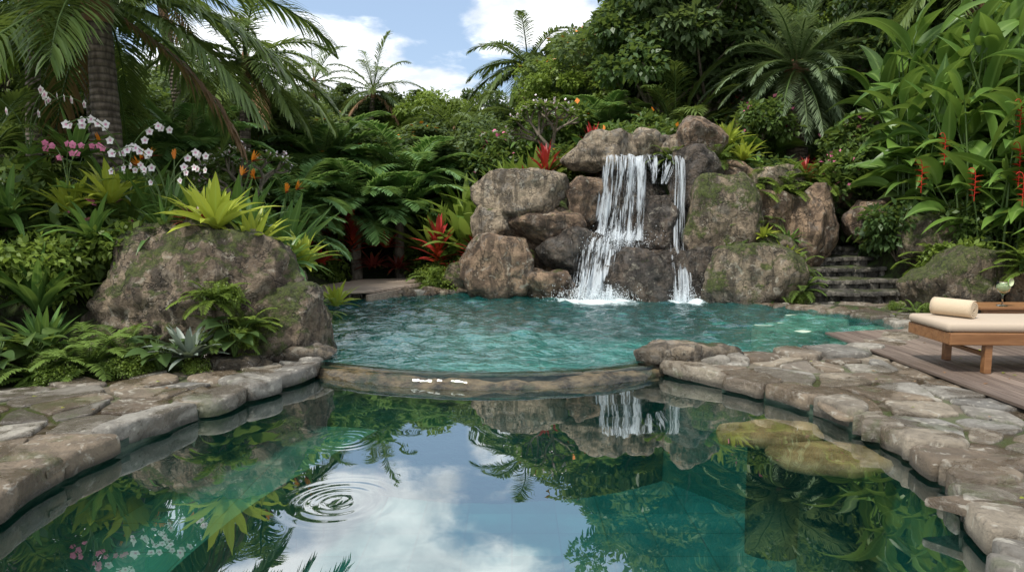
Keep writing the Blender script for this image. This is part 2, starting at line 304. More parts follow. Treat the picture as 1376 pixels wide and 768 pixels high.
# upper water: real wavelets on a grid
cs=.04; gx=np.arange(-3.7,5.5,cs); gy=np.arange(6.1,13.5,cs); GX,GY=np.meshgrid(gx,gy); PP=np.c_[GX.ravel(),GY.ravel()]
su=sdist(PP,UP); sl_=sdist(PP,LOW); H=np.zeros(len(PP)); rw=np.random.default_rng(3)
for i in range(46):
    lam=rw.uniform(.13,.55); an=rw.uniform(0,6.28); kx,ky=math.cos(an)*6.283/lam,math.sin(an)*6.283/lam
    H+=np.sin(PP[:,0]*kx+PP[:,1]*ky+rw.uniform(0,6.28)+.6*np.sin(PP[:,1]*1.3+i)+.6*np.sin(PP[:,0]*1.7+i*2))*lam*.0080
dfall=np.hypot(PP[:,0]-1.8,PP[:,1]-12.0); H=H*(.7+.6*np.exp(-dfall/2.2))*ss(.0,.6,sl_)
d1=np.hypot(PP[:,0]-1.6,PP[:,1]-12.0); H+=.010*np.sin(d1*17)*np.exp(-d1/2.0)*ss(0,.6,sl_)
nxx=len(gx); nyy=len(gy); idx=np.arange(nxx*nyy).reshape(nyy,nxx); ok=((su<.08)&(sl_>.03)).reshape(nyy,nxx); okc=ok[:-1,:-1]&ok[:-1,1:]&ok[1:,1:]&ok[1:,:-1]
F=np.stack([idx[:-1,:-1],idx[:-1,1:],idx[1:,1:],idx[1:,:-1]],-1)[okc]
used=np.unique(F); mp=-np.ones(nxx*nyy,int); mp[used]=np.arange(len(used))
b=MB(); b.add(np.c_[PP,.128+H][used],mp[F],'water_upper'); obj('pool_water',b.mesh('pool_water_upper',True))
prof=[(-.07,.1290),(-.05,.1288),(.0,.126),(.04,.116),(.075,.09),(.105,.05),(.12,.003)]
b=MB(); V=[]
for k,(o,z) in enumerate(prof):
    for i in range(n):
        w=noise.noise(Vector((wp[i][0]*6,wp[i][1]*6,k*.2)))*.02*(k>2); q=wp[i]+wn[i]*(o+w); V.append((q[0],q[1],z+(noise.noise(Vector((wp[i][0]*4,7,k*.3)))*.008 if 1<k<5 else 0)))
F=[(k*n+i,k*n+i+1,(k+1)*n+i+1,(k+1)*n+i)[::-1] for k in range(len(prof)-1) for i in range(n-1)]
b.add(V,F,'water_film'); obj('overflow_water',b.mesh('overflow_water',True))
# ------------------------------------------------------------------ paving
pave=np.array([(-9,-1.5),(9,-1.5),(9,9.2),(7.3,10.2),(6.95,11.6),(4.2,11.9),(3,9.0),(0,7.2),(-1.9,7.15),(-2.2,6.75),(-2.9,6.4),(-4.3,5.8),(-9,5.3)],float)
DX0,DX1,DY0,DY1=3.85,9,3.6,8.3
gx=np.arange(-9,9,.12); gy=np.arange(-1.5,12,.12); GX,GY=np.meshgrid(gx,gy); C=np.c_[GX.ravel()+.06,GY.ravel()+.06]
keep=(sdist(C,pave)<0)&(np.minimum(sdist(C,LOW),sdist(C,UP))>.1); C=C[keep]-.06; n=len(C); q=np.array([(0,0),(.12,0),(.12,.12),(0,.12)])
V=(C[:,None,:]+q[None]).reshape(-1,2); b=MB(); b.add(np.c_[V,np.full(len(V),.116)],np.arange(n*4).reshape(-1,4),'mortar'); obj('paving_bed',b.mesh('paving_bed',False))
def chaikin(P,k=2):
    for _ in range(k):
        Q=np.roll(P,-1,0); P=np.stack([P*.8+Q*.2,P*.2+Q*.8],1).reshape(-1,2)
    return P
def stone(mb,poly,z0,z1,mat,tint,bev=.02,dome=.0,rag=.02):
    poly=np.array(poly,float); Q=[]
    for a,c_ in zip(poly,np.roll(poly,-1,0)):
        m_=max(1,int(np.linalg.norm(c_-a)/.12))
        for k in range(m_): Q.append(a+(c_-a)*k/m_)
    poly=np.array(Q)+rng.normal(0,rag*.5,(len(Q),2)); poly=chaikin(poly,2); c=poly.mean(0); n=len(poly); R=np.linalg.norm(poly-c,axis=1).mean()
    rings=[(1.0,z0),(1.01,(z0+z1)/2),(1.0,z1-bev),(1-bev*.35/R,z1-bev*.35),(1-bev*1.1/R,z1),(.72,z1+dome*.5),(.4,z1+dome)]
    V=[]; tl=rng.normal(0,.012,2); sd_=rng.uniform(0,50)
    for k,(s,z) in enumerate(rings):
        p=c+(poly-c)*s; w=np.array([noise.noise(Vector((a[0]*7,a[1]*7,sd_+z*6)))*.5+noise.noise(Vector((a[0]*18,a[1]*18,sd_)))*.25 for a in p])
        zz=z+(p-c)@tl/R*.6+w*bev*(.55 if k>2 else 0); p=p+(p-c)/R*(w*bev*.9)[:,None]*(k<4); V.append(np.c_[p,zz])
    V=np.concatenate(V); V=np.vstack([V,[c[0],c[1],z1+dome]])
    F=[(k*n+i,k*n+(i+1)%n,(k+1)*n+(i+1)%n,(k+1)*n+i) for k in range(len(rings)-1) for i in range(n)]
    A=np.tile([tint,0,0],(len(V),1)); base=mb.n
    if area(poly)<0: F=[f[::-1] for f in F]
    mb.add(V,F,mat,A)
    T=[((len(rings)-1)*n+i,(len(rings)-1)*n+(i+1)%n,len(V)-1) for i in range(n)]
    if area(poly)<0: T=[f[::-1] for f in T]
    mb.F.append(np.array(T)+base); mb.M.append(np.full(n,mb.mi(mat)))
def clip(poly,mid,nv):
    out=[]; N=len(poly)
    for i in range(N):
        a=poly[i]; c=poly[(i+1)%N]; da=(a-mid)@nv; dc=(c-mid)@nv
        if da<=0: out.append(a)
        if (da<0)!=(dc<0) and abs(da-dc)>1e-9: out.append(a+(c-a)*(da/(da-dc)))
    return out
sp=.38; S=[(x*sp+(y%2)*sp/2,y*sp*.9) for x in range(-25,26) for y in range(-4,36)]; S=np.array(S)+rng.uniform(-.2,.2,(len(S),2))
S=S[rng.random(len(S))>.2]
ok=(sdist(S,pave)<.1)&(np.minimum(sdist(S,LOW),sdist(S,UP))>-.2)&~((S[:,0]>DX0+.3)&(S[:,1]>DY0+.3)&(S[:,1]<DY1-.3))
b=MB()
for s in S[ok]:
    poly=[s+np.array(v) for v in ((-1,-1),(1,-1),(1,1),(-1,1))]; d=np.linalg.norm(S-s,axis=1)
    for o in S[(d>1e-6)&(d<1.4)]:
        poly=clip(poly,(s+o)/2,nrm(o-s))
        if len(poly)<3: break
    if len(poly)<3: continue
    poly=np.array(poly); c=poly.mean(0)
    if min(sdist(c[None],LOW)[0],sdist(c[None],UP)[0])<.12: continue
    R=np.linalg.norm(poly-c,axis=1).mean(); poly=c+(poly-c)*(1-.034/R)
    stone(b,poly,.10,.134+rng.uniform(-.004,.012),'paving_stone',rng.random(),.012)
obj('stone_paving',b.mesh('stone_paving'))
def coping(mb,path,w,thick,lmin,lmax,over=.06,zb=.02,zt=.128):
    seg=np.linalg.norm(np.diff(path,axis=0),axis=1); s=np.r_[0,np.cumsum(seg)]; tot=s[-1]; pos=0
    def at(u):
        u=np.clip(u,0,tot); p=np.array([np.interp(u,s,path[:,0]),np.interp(u,s,path[:,1])]); e=.15
        q0=np.array([np.interp(max(u-e,0),s,path[:,0]),np.interp(max(u-e,0),s,path[:,1])]); q1=np.array([np.interp(min(u+e,tot),s,path[:,0]),np.interp(min(u+e,tot),s,path[:,1])])
        t=nrm(q1-q0); n=np.array([t[1],-t[0]]); 
        return p,n
    sk0=0
    while pos<tot-.15:
        L=rng.uniform(lmin,lmax)*(1 if rng.random()<.6 else .5); L=min(L,tot-pos); ww=w*rng.uniform(.55,1.45); gp=.014
        sk1=rng.uniform(-.11,.11); pts=[]
        us=np.linspace(pos+gp,pos+L-gp,4); ue=np.linspace(pos+gp+sk0,pos+L-gp+sk1,3)
        ov=over+rng.uniform(-.06,.06)
        for u in us: p,n=at(u); pts.append(p-n*SIDE*(ov+rng.uniform(-.03,.03)))
        for j,u in enumerate(ue[::-1]): p,n=at(u); pts.append(p+n*SIDE*(ww*(rng.uniform(.7,1.1) if j!=1 else 1.1)))
        z1=zt+thick*rng.uniform(.1,1.0)
        stone(mb,np.array(pts),zb,z1,'coping_stone',rng.random(),.026,.003,.035); pos+=L; sk0=sk1
def side_of(path,poly):
    k=len(path)//2; t=nrm(path[k+1]-path[k]); n=np.array([t[1],-t[0]]); return 1 if sdist((path[k]+n*.2)[None],poly)[0]>0 else -1
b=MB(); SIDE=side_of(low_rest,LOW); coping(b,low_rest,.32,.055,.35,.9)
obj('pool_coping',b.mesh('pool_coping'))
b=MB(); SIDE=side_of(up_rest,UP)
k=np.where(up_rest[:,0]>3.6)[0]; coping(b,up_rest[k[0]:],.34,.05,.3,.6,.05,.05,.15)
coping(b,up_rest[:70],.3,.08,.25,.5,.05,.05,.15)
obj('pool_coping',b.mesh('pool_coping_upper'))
b=MB()
for pl_,z in (([(1.55,4.98),(1.66,5.32),(2.1,5.42),(2.40,5.28),(2.34,4.98),(1.95,4.86)],-.03),([(1.84,4.42),(1.80,4.76),(2.15,4.84),(2.52,4.72),(2.52,4.38),(2.2,4.26)],-.02)):
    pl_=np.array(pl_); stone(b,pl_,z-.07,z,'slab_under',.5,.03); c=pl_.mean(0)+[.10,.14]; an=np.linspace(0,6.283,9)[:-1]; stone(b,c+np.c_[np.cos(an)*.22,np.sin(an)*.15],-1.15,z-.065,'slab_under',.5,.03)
obj('pool_step_slab',b.mesh('pool_step_slab'))
b=MB()
for pl_ in ([(3.4,8.8),(3.3,9.3),(3.9,9.7),(4.4,9.5),(4.2,8.9),(3.8,8.7)],[(4.3,9.9),(4.1,10.25),(4.5,10.3),(4.95,9.9),(4.8,9.6)],[(4.45,8.75),(4.55,9.2),(5.0,9.3),(5.05,8.95)]):
    stone(b,np.array(pl_),-.5,.11,'slab_green',.5,.03)
obj('pool_step_slab',b.mesh('pool_ledge'))
# ------------------------------------------------------------------ rocks
def ico(n):
    _bm=bmesh.new(); bmesh.ops.create_icosphere(_bm,subdivisions=n,radius=1); V=np.array([v.co[:] for v in _bm.verts]); F=np.array([[v.index for v in f.verts] for f in _bm.faces]); _bm.free(); return V,F
IV6,IF6=ico(6); IV5,IF5=ico(5)
def boulder(c,r,mat,seed,hi=False,facets=9,p=30,name='boulder',rotz=None,amp=1,parent=None,top=.88):
    rr=np.random.default_rng(seed); V=IV6 if hi else IV5; Fc=IF6 if hi else IF5
    N=nrm(rr.normal(size=(facets,3))*[1,1,.75]); N=np.vstack([N,[[rr.normal(0,.12),rr.normal(0,.12),1]],[[rr.normal(0,.4),-1,rr.normal(0,.25)]]]); N=nrm(N); d=rr.uniform(.62,.98,len(N)); d[-2]=top; d[-1]=.85
    q=np.clip(V@N.T,0,None)/d; rad=(np.sum(q**p,1)+.02)**(-1/p); rad=np.minimum(rad,1.22)
    W=V*rad[:,None]*np.array(r); off=Vector((seed*3.1,seed*1.7,seed*.9)); m=float(np.mean(r)); k=1/m
    dd=np.array([noise.fractal(Vector(v)*k*1.3+off,.9,2.1,5)*.12+noise.fractal(Vector(v)*5+off,.8,2.2,5)*.05 for v in W])
    W=W+V*(dd*m*amp)[:,None]
    a=rr.uniform(0,6.28) if rotz is None else rotz
    b=MB(); b.add(W,Fc,mat); return obj(name,b.mesh(name),c,(0,0,a),1,parent)
B=boulder
B((-3.48,7.55,.38),(1.26,.95,1.22),'rock_big',21,True,9,7,rotz=.15,amp=1.5,top=.97)
B((-2.76,7.35,.25),(.64,.6,.86),'rock_big',22,True,rotz=.5,p=9,amp=1.3)
B((1.80,6.95,.17),(.52,.32,.17),'rock_tan',4,rotz=.05,p=14)
B((-2.25,6.95,.15),(.42,.22,.13),'rock_tan',5,rotz=.4)
B((-2.75,6.62,.13),(.33,.2,.10),'rock_tan',6,rotz=.2)
B((-4.9,6.25,.2),(.35,.3,.25),'rock_mossy',7)
R=[(-.2,12.6,.62,.68,.5,.66,'rock_brown'),(.66,12.45,.30,.46,.4,.38,'rock_brown'),(-.37,12.9,1.42,.46,.4,.40,'rock_tan'),(.33,13.1,2.05,1.0,.6,.48,'rock_tan'),
(.68,12.85,1.42,.64,.45,.40,'rock_brown'),(1.20,12.75,.98,.68,.45,.46,'rock_wet'),(1.33,13.2,1.95,.42,.4,.5,'rock_brown'),(1.80,13.75,2.88,.80,.5,.44,'rock_tan'),
(2.72,14.0,3.05,.44,.35,.3,'rock_tan'),(3.2,13.9,2.98,.3,.3,.26,'rock_tan'),(3.72,13.7,3.15,.5,.4,.44,'rock_brown'),(2.83,13.0,1.35,.50,.4,.75,'rock_wet'),
(2.35,12.15,.40,.68,.45,.62,'rock_wet'),(3.34,12.3,.42,.56,.45,.66,'rock_wet'),(3.78,12.75,1.5,.70,.55,.95,'rock_mossy'),(3.5,13.35,2.35,.5,.5,.65,'rock_wet'),
(4.85,13.1,1.55,.70,.5,.58,'rock_brown'),(5.62,12.95,1.50,.54,.45,.84,'rock_brown'),(4.12,11.7,.50,.80,.55,.72,'rock_mossy'),(6.95,10.55,.50,1.08,.5,.66,'rock_mossy'),
(2.2,14.0,1.3,1.35,.62,1.5,'rock_wet'),(2.6,13.75,.7,1.4,.6,1.0,'rock_wet'),(1.0,13.5,.9,.9,.5,1.1,'rock_wet'),(3.5,13.4,.9,.8,.5,.9,'rock_wet'),(.2,13.4,.9,.8,.5,1.1,'rock_brown'),
(7.0,13.1,1.5,.55,.5,.46,'rock_brown'),(6.35,14.1,2.05,.5,.4,.4,'rock_brown'),(7.3,11.9,1.2,.5,.5,.5,'rock_mossy'),(4.65,12.2,.5,.5,.4,.46,'rock_brown'),(4.9,12.6,.95,.45,.4,.4,'rock_mossy'),
(7.9,13.9,2.4,.5,.4,.3,'rock_brown'),(-.75,13.25,.25,.35,.3,.25,'rock_tan'),(8.3,10.2,.5,.8,.5,.5,'rock_brown'),(1.15,12.15,.10,.35,.25,.22,'rock_wet'),(-1.0,13.1,.5,.3,.3,.25,'rock_mossy'),(4.4,13.6,2.3,.5,.4,.4,'rock_brown'),
(1.75,12.75,.55,.6,.4,.62,'rock_wet'),(2.9,12.75,.55,.4,.4,.5,'rock_wet'),(6.1,13.9,1.75,.5,.4,.5,'rock_mossy'),(5.2,13.5,2.2,.5,.4,.42,'rock_tan')]
for i,(x,y,z,a,bb,c,mt) in enumerate(R): B((x,y,z),(a,bb,c),mt,160+i,rotz=random.uniform(-.25,.25))
for i in range(24):
    t=i/23; k=int(len(up_rest)*(.12+.28*t)); p=up_rest[k]; s=random.uniform(.12,.22)
    B((p[0]-.05,p[1]+.10,.13),(s*1.5,s,s*.7),'rock_tan' if i%3 else 'rock_brown',200+i,name='edge_stone')
# ------------------------------------------------------------------ waterfall
b=MB()
def sheet(x0t,x1t,x0b,x1b,path,seed,nx=70,nv=60,pw=1.5,am=.09):
    path=catmull(path,8,False); s=np.r_[0,np.cumsum(np.linalg.norm(np.diff(path,axis=0),axis=1))]; s/=s[-1]
    vv=np.linspace(0,1,nv); yy=np.interp(vv,s,path[:,0]); zz=np.interp(vv,s,path[:,1]); uu=np.linspace(0,1,nx)
    V=[];A=[]
    for j,v in enumerate(vv):
        for i,u in enumerate(uu):
            f=v**pw; x=(x0t+(x0b-x0t)*f)*(1-u)+(x1t+(x1b-x1t)*f)*u
            w=noise.noise(Vector((u*9,v*1.2,seed*7.3)))
            V.append((x+.06*w*v,yy[j]-am*w-.05*noise.noise(Vector((u*22,v*3,seed))),zz[j]+.03*w)); A.append((u,v,seed))
    idx=np.arange(nv*nx).reshape(nv,nx); F=np.stack([idx[:-1,:-1],idx[:-1,1:],idx[1:,1:],idx[1:,:-1]],-1).reshape(-1,4); b.add(V,F,'fall_water',np.array(A))
top=[(13.6,2.74),(13.25,2.73),(13.08,2.5),(12.98,2.0),(12.88,1.45),(12.70,1.15)]
sheet(1.72,2.50,1.60,2.40,top,.1); sheet(1.68,2.55,1.45,2.45,[(y-.07,z) for y,z in top],.37); sheet(1.8,2.4,1.5,2.2,[(y-.13,z+.01) for y,z in top],.71)
lowp=[(12.85,1.30),(12.50,1.15),(12.36,.95),(12.2,.7),(12.05,.5),(11.95,.3),(11.9,.12)]
sheet(1.35,2.35,1.0,1.95,lowp,.15,70,50,.8,.14); sheet(1.45,2.2,1.1,1.85,[(y-.07,z+.02) for y,z in lowp],.48,70,50,.8,.14); sheet(1.3,1.9,.95,1.6,[(y+.03,z+.03) for y,z in lowp],.83,60,50,.8,.12)
side=[(13.55,2.74),(13.2,2.72),(13.0,2.4),(12.85,1.7),(12.6,1.05),(12.3,.85),(11.9,.5),(11.7,.13)]
sheet(2.5,3.3,2.65,2.95,[(13.7,2.78),(13.35,2.76),(13.18,2.5),(13.1,2.2)],.55,40,20)
sheet(3.02,3.30,2.78,3.04,side,.2,24,50); sheet(3.08,3.26,2.86,3.14,[(y-.06,z) for y,z in side],.9,16,50)
wf=obj('waterfall',b.mesh('waterfall'))
b=MB(); N=4500; oc=np.array([(1,0,0),(-1,0,0),(0,1,0),(0,-1,0),(0,0,1.6),(0,0,-1.6)]); of=np.array([(0,2,4),(2,1,4),(1,3,4),(3,0,4),(2,0,5),(1,2,5),(3,1,5),(0,3,5)])
side_=rng.random(N)<.18
px=np.where(side_,rng.normal(2.98,.12,N),rng.normal(1.5,.34,N)); py=np.where(side_,rng.normal(11.75,.1,N),rng.normal(11.9,.12,N)); pz=.12+np.abs(rng.normal(0,.12,N))
hi=rng.random(N)<.3; px=np.where(hi,rng.normal(1.9,.3,N),px); py=np.where(hi,rng.normal(12.5,.12,N),py); pz=np.where(hi,1.12+rng.normal(0,.12,N),pz)
sz=rng.uniform(.002,.007,N); V=(np.c_[px,py,pz][:,None,:]+oc[None]*sz[:,None,None]).reshape(-1,3); F=(of[None]+6*np.arange(N)[:,None,None]).reshape(-1,3); b.add(V,F,'spray'); obj('spray',b.mesh('spray'),parent=wf)
# ------------------------------------------------------------------ steps
b=MB()
for k in range(5):
    y0=11.55+k*.45; z1=.15+.17*(k+1)
    x=5.0
    while x<6.75:
        w=random.uniform(.3,.65); w=min(w,6.85-x)
        if w<.15: break
        stone(b,np.array([(x+.006,y0-.04),(x+w*.5,y0-.05),(x+w-.006,y0-.03),(x+w-.006,y0+.47),(x+w*.5,y0+.5),(x+.006,y0+.47)]),z1-.07,z1,'rock_step',rng.random(),.02); x+=w
    x=5.0
    while x<6.75:
        w=random.uniform(.2,.4); w=min(w,6.85-x)
        if w<.1: break
        stone(b,np.array([(x+.006,y0),(x+w-.006,y0),(x+w-.006,y0+.3),(x+.006,y0+.3)]),z1-.2,z1-.06,'rock_step',rng.random()*.5,.01); x+=w
obj('stone_steps',b.mesh('stone_steps'))
# ------------------------------------------------------------------ deck
def boxm(mb,c,d,mat,tint=.5,rot=0):
    q=np.array([(x,y,z) for z in(-.5,.5) for y in(-.5,.5) for x in(-.5,.5)])*np.array(d)
    cs,sn=math.cos(rot),math.sin(rot); q=np.c_[q[:,0]*cs-q[:,1]*sn,q[:,0]*sn+q[:,1]*cs,q[:,2]]+np.array(c)
    mb.add(q,[(0,1,3,2)[::-1],(4,5,7,6),(0,1,5,4),(2,3,7,6)[::-1],(0,2,6,4)[::-1],(1,3,7,5)],mat,np.tile([tint,0,0],(8,1)))
b=MB(); x=DX0
while x<9:
    far=DY1+.25*(x-DX0); boxm(b,(x+.065,(DY0+far)/2,.165),(.128,far-DY0,.03),'deck_wood',random.random()); x+=.138
o=obj('timber_deck',b.mesh('timber_deck',False)); md=o.modifiers.new('b','BEVEL'); md.width=.005; md.segments=2
b=MB()
for i in range(22):
    t=i/21; cx=-3.30+1.15*t; cy=11.75+2.6*t; boxm(b,(cx-.05,cy,.27),(1.9,.112,.04),'walk_wood',random.random()*.6,.25)
boxm(b,(-1.95,13.0,.17),(.06,2.9,.16),'walk_wood',.8,-.38)
o=obj('wooden_walkway',b.mesh('wooden_walkway',False)); md=o.modifiers.new('b','BEVEL'); md.width=.006; md.segments=2
# ------------------------------------------------------------------ furniture
def part(name,c,d,mat,parent,bev=.008,rot=(0,0,0)):
    mb=MB(); boxm(mb,(0,0,0),d,mat); o=obj(name,mb.mesh(name,False),c,rot,1,parent); md=o.modifiers.new('b','BEVEL'); md.width=bev; md.segments=3
    if bev>.015:
        for pl_ in o.data.polygons: pl_.use_smooth=True
    return o
def empty(name,loc=(0,0,0),rz=0):
    e=bpy.data.objects.new(name,None); COL.objects.link(e); e.location=loc; e.rotation_euler=(0,0,rz); return e
L=empty('sun_lounger',(3.95,6.40,.18),-.04)
for yy in (-.33,.33): part('side_rail',(1.0,yy,.32),(2.0,.045,.11),'teak',L)
part('end_rail',(.02,0,.32),(.045,.70,.11),'teak',L)
for i in range(18): part('slat_%d'%(i+1),(.12+i*.11,0,.366),(.07,.62,.018),'teak',L,.003)
for i,(xx,yy) in enumerate(((.36,-.30),(.36,.30),(1.75,-.30),(1.75,.30))): part('leg_%d'%(i+1),(xx,yy,.145),(.065,.065,.29),'teak',L)
part('cross_bar',(.36,0,.17),(.035,.56,.04),'teak',L)
part('cushion',(.66,0,.42),(1.36,.68,.085),'cushion',L,.035); part('backrest_cushion',(1.72,0,.525),(.85,.68,.085),'cushion',L,.035,(0,-.35,0)); part('backrest_frame',(1.72,0,.465),(.85,.66,.03),'teak',L,.005,(0,-.35,0))
pts=[]; 
for i in range(90):
    a=i/89*2*math.pi*3.3; r=.016+.0032*a; pts.append((r*math.cos(a),r*math.sin(a)))
mb=MB(); n=len(pts); V=[(x,p[0],p[1]) for x in np.linspace(0,.36,9) for p in pts]; F=[(k*n+i,k*n+i+1,(k+1)*n+i+1,(k+1)*n+i) for k in range(8) for i in range(n-1)]
mb.add(V,F,'towel'); o=obj('rolled_towel',mb.mesh('rolled_towel'),(4.32,6.32,.18+.462+.085),(0,0,2.15)); md=o.modifiers.new('s','SOLIDIFY'); md.thickness=.014; md.offset=0
T=empty('side_table',(5.65,7.72,.18))
for i in range(5): part('top_slat_%d'%(i+1),(0,-.2+i*.1,.40),(.95,.094,.028),'teak',T,.004)
for i,(xx,yy) in enumerate(((-.40,-.2),(.40,-.2),(-.40,.2),(.40,.2))): part('leg_%d'%(i+1),(xx,yy,.19),(.05,.05,.38),'teak',T)
part('apron',(0,-.21,.355),(.84,.025,.05),'teak',T,.003)
def lathe(mb,prof,mat,k=28,off=(0,0,0)):
    V=[(r*math.cos(a)+off[0],r*math.sin(a)+off[1],z+off[2]) for r,z in prof for a in np.linspace(0,2*math.pi,k,endpoint=False)]
    mb.add(V,[(j*k+i,j*k+(i+1)%k,(j+1)*k+(i+1)%k,(j+1)*k+i) for j in range(len(prof)-1) for i in range(k)],mat)
mb=MB(); lathe(mb,[(.0,0),(.042,.002),(.04,.006),(.006,.012),(.005,.09),(.012,.10),(.045,.125),(.056,.16),(.058,.20),(.055,.20),(.052,.16),(.04,.128),(0,.11)],'glass')
lathe(mb,[(0,.113),(.038,.13),(.051,.16),(.053,.192),(0,.192)],'drink'); 
A=np.linspace(0,2*math.pi,20,endpoint=False); mb.add([(.055,.034*math.cos(a),.205+.034*math.sin(a)) for a in A]+[(.060,.034*math.cos(a),.205+.034*math.sin(a)) for a in A],[(i,(i+1)%20,20+(i+1)%20,20+i) for i in range(20)],'lime_peel'); mb.F.append(np.arange(20)[None,:]+mb.n-40); mb.M.append(np.array([mb.mi('lime_peel')])); mb.F.append(np.arange(20)[None,::-1]+mb.n-20); mb.M.append(np.array([mb.mi('drink')]))
obj('cocktail_glass',mb.mesh('cocktail_glass'),(5.50,7.60,.18+.415),(0,0,-1.2),1.35)
# ------------------------------------------------------------------ plant primitives
UPV=np.array([0,0,1.0])
def strips(mb,Bp,D,L,W,droop,nseg,prof,mat,fold=.25,roll=0,tint=None,S=None):
    Bp=np.atleast_2d(Bp).astype(float); N=len(Bp); D=nrm(np.broadcast_to(D,(N,3)).astype(float)); L=np.broadcast_to(L,N).astype(float); W=np.broadcast_to(W,N).astype(float); droop=np.broadcast_to(droop,N)
    if tint is None: tint=rng.random(N)
    tint=np.broadcast_to(tint,N)
    if S is None: S=nrm(np.cross(D,UPV)+rng.normal(0,.02,(N,3)))
    Nn=nrm(np.cross(S,D)); roll=np.broadcast_to(roll,N)[:,None]; S=S*np.cos(roll)+Nn*np.sin(roll)
    pos=Bp.copy(); rows=[];at=[]
    for i in range(nseg+1):
        Nn=nrm(np.cross(S,D)); w=(W*prof[i])[:,None]; cf,sf=math.cos(fold),math.sin(fold)
        rows+= [pos-S*w*cf+Nn*w*sf,pos.copy(),pos+S*w*cf+Nn*w*sf]
        u=np.full(N,i/nseg); at+=[np.c_[tint,u,np.zeros(N)],np.c_[tint,u,np.ones(N)],np.c_[tint,u,np.zeros(N)]]
        pos=pos+D*(L/nseg)[:,None]; D=nrm(D-UPV*(droop/nseg)[:,None])
    k=3*(nseg+1); V=np.stack(rows,1).reshape(-1,3); A=np.stack(at,1).reshape(-1,3)
    f=np.array([q for i in range(nseg) for q in ((3*i,3*i+1,3*i+4,3*i+3),(3*i+1,3*i+2,3*i+5,3*i+4))])
    mb.add(V,(f[None]+k*np.arange(N)[:,None,None]).reshape(-1,4),mat,A)
def tube(mb,pts,rad,k,mat):
    pts=np.array(pts,float); T=nrm(np.gradient(pts,axis=0)); ref=np.array([1,0,0.]) if abs(T[0,0])<.8 else np.array([0,1,0.]); A=nrm(np.cross(T,ref)); Bv=np.cross(T,A); n=len(pts); a=np.linspace(0,2*np.pi,k,endpoint=False)
    V=(pts[:,None,:]+np.broadcast_to(rad,n)[:,None,None]*(A[:,None,:]*np.cos(a)[None,:,None]+Bv[:,None,:]*np.sin(a)[None,:,None])).reshape(-1,3)
    mb.add(V,[(j*k+i,j*k+(i+1)%k,(j+1)*k+(i+1)%k,(j+1)*k+i) for j in range(n-1) for i in range(k)],mat)
def dirv(az,pitch): return np.stack([np.cos(az)*np.cos(pitch),np.sin(az)*np.cos(pitch),np.sin(pitch)],-1)
def frond(mb,base,az,pitch,length,droop,npair,lL,lW,ldroop,mat,a0=70,a1=25,vee=.15,nseg=2,start=.12,stem='stem_green',stemw=.015,jit=.08):
    K=24; D=dirv(np.array(az),np.array(pitch)); S=np.array([math.sin(az),-math.cos(az),0]); pts=[np.array(base,float)]; Ts=[D]
    for i in range(K):
        pts.append(pts[-1]+D*length/K); D=nrm(D-UPV*droop/K*(0.4+1.2*i/K)); Ts.append(D)
    pts=np.array(pts);Ts=np.array(Ts); u=np.linspace(start,.995,npair); P=np.stack([np.interp(u*K,np.arange(K+1),pts[:,j]) for j in range(3)],1); T=nrm(np.stack([np.interp(u*K,np.arange(K+1),Ts[:,j]) for j in range(3)],1))
    Nn=nrm(np.cross(S,T)); ang=np.radians(a0+(a1-a0)*u)[:,None]; ln=lL*np.sin(np.pi*(.12+.80*(u-start)/(1-start)))**.7
    tl=rng.random()
    for sg in (-1,1):
        d=T*np.cos(ang)+sg*S*np.sin(ang)+Nn*vee+rng.normal(0,jit,(npair,3))
        strips(mb,P,d,ln*rng.uniform(.88,1.08,npair),lW,ldroop*rng.uniform(.7,1.3,npair),nseg,[.35,1,.06] if nseg==2 else [.4,1,.75,.06],mat,.2,0,np.clip(tl*.6+rng.random(npair)*.4,0,1))
    tube(mb,pts[::3],np.linspace(stemw,stemw*.25,len(pts[::3])),4,stem)
def mk_palm(seed,H,nf,fl,lean=.2,leaf='leaf_palm',ll=.6,lw=.018,trunk=.15,low=-.5,dense=55,ld=1.0,dead=0,hip=1.35):
    global rng; rng=np.random.default_rng(seed); mb=MB(); t=np.linspace(0,1,40); az=rng.uniform(0,6.28); off=lean*t**1.8
    pts=np.c_[off*math.cos(az),off*math.sin(az),H*t]; rad=trunk*(1.15-.35*t)*(1+.07*np.abs(np.sin(t*H*9)))
    tube(mb,pts,rad,14,'palm_bark'); top=pts[-1]
    tube(mb,[top+[0,0,-.25],top+[0,0,.05],top+[0,0,.35]],[trunk*1.0,trunk*1.25,trunk*.3],10,'leaf_brown')
    for i in range(nf):
        f=i/nf; pitch=hip-(hip-low)*f**.8+rng.normal(0,.08); frond(mb,top+[0,0,.1],i*2.4+rng.normal(0,.2),pitch,fl*rng.uniform(.85,1.1),1.5-.5*f,dense,ll,lw,ld,leaf,75,25,.12,3,stemw=.03)
    for i in range(dead): frond(mb,top,i*2.1,-.5,fl*.8,1.2,30,ll*.8,lw,1.4,'leaf_brown',60,20,0,3,stemw=.02)
    return mb.mesh('palm_tree')
def rosette(n,L,W,p0,p1,droop,mat,seed,nseg=6,prof=None,fold=.35,h=.0):
    global rng; rng=np.random.default_rng(seed); mb=MB(); i=np.arange(n); az=i*2.39996+rng.normal(0,.15,n); f=i/n; pitch=p0+(p1-p0)*f+rng.normal(0,.1,n)
    if prof is None: prof=[.7,.95,1,.95,.8,.5,.03]
    Bp=np.c_[np.cos(az)*.03,np.sin(az)*.03,h*(1-f)]; strips(mb,Bp,dirv(az,pitch),L*rng.uniform(.75,1.1,n)*(.75+.25*f),W,droop*rng.uniform(.6,1.3,n),nseg,prof,mat,fold,rng.normal(0,.15,n)); return mb
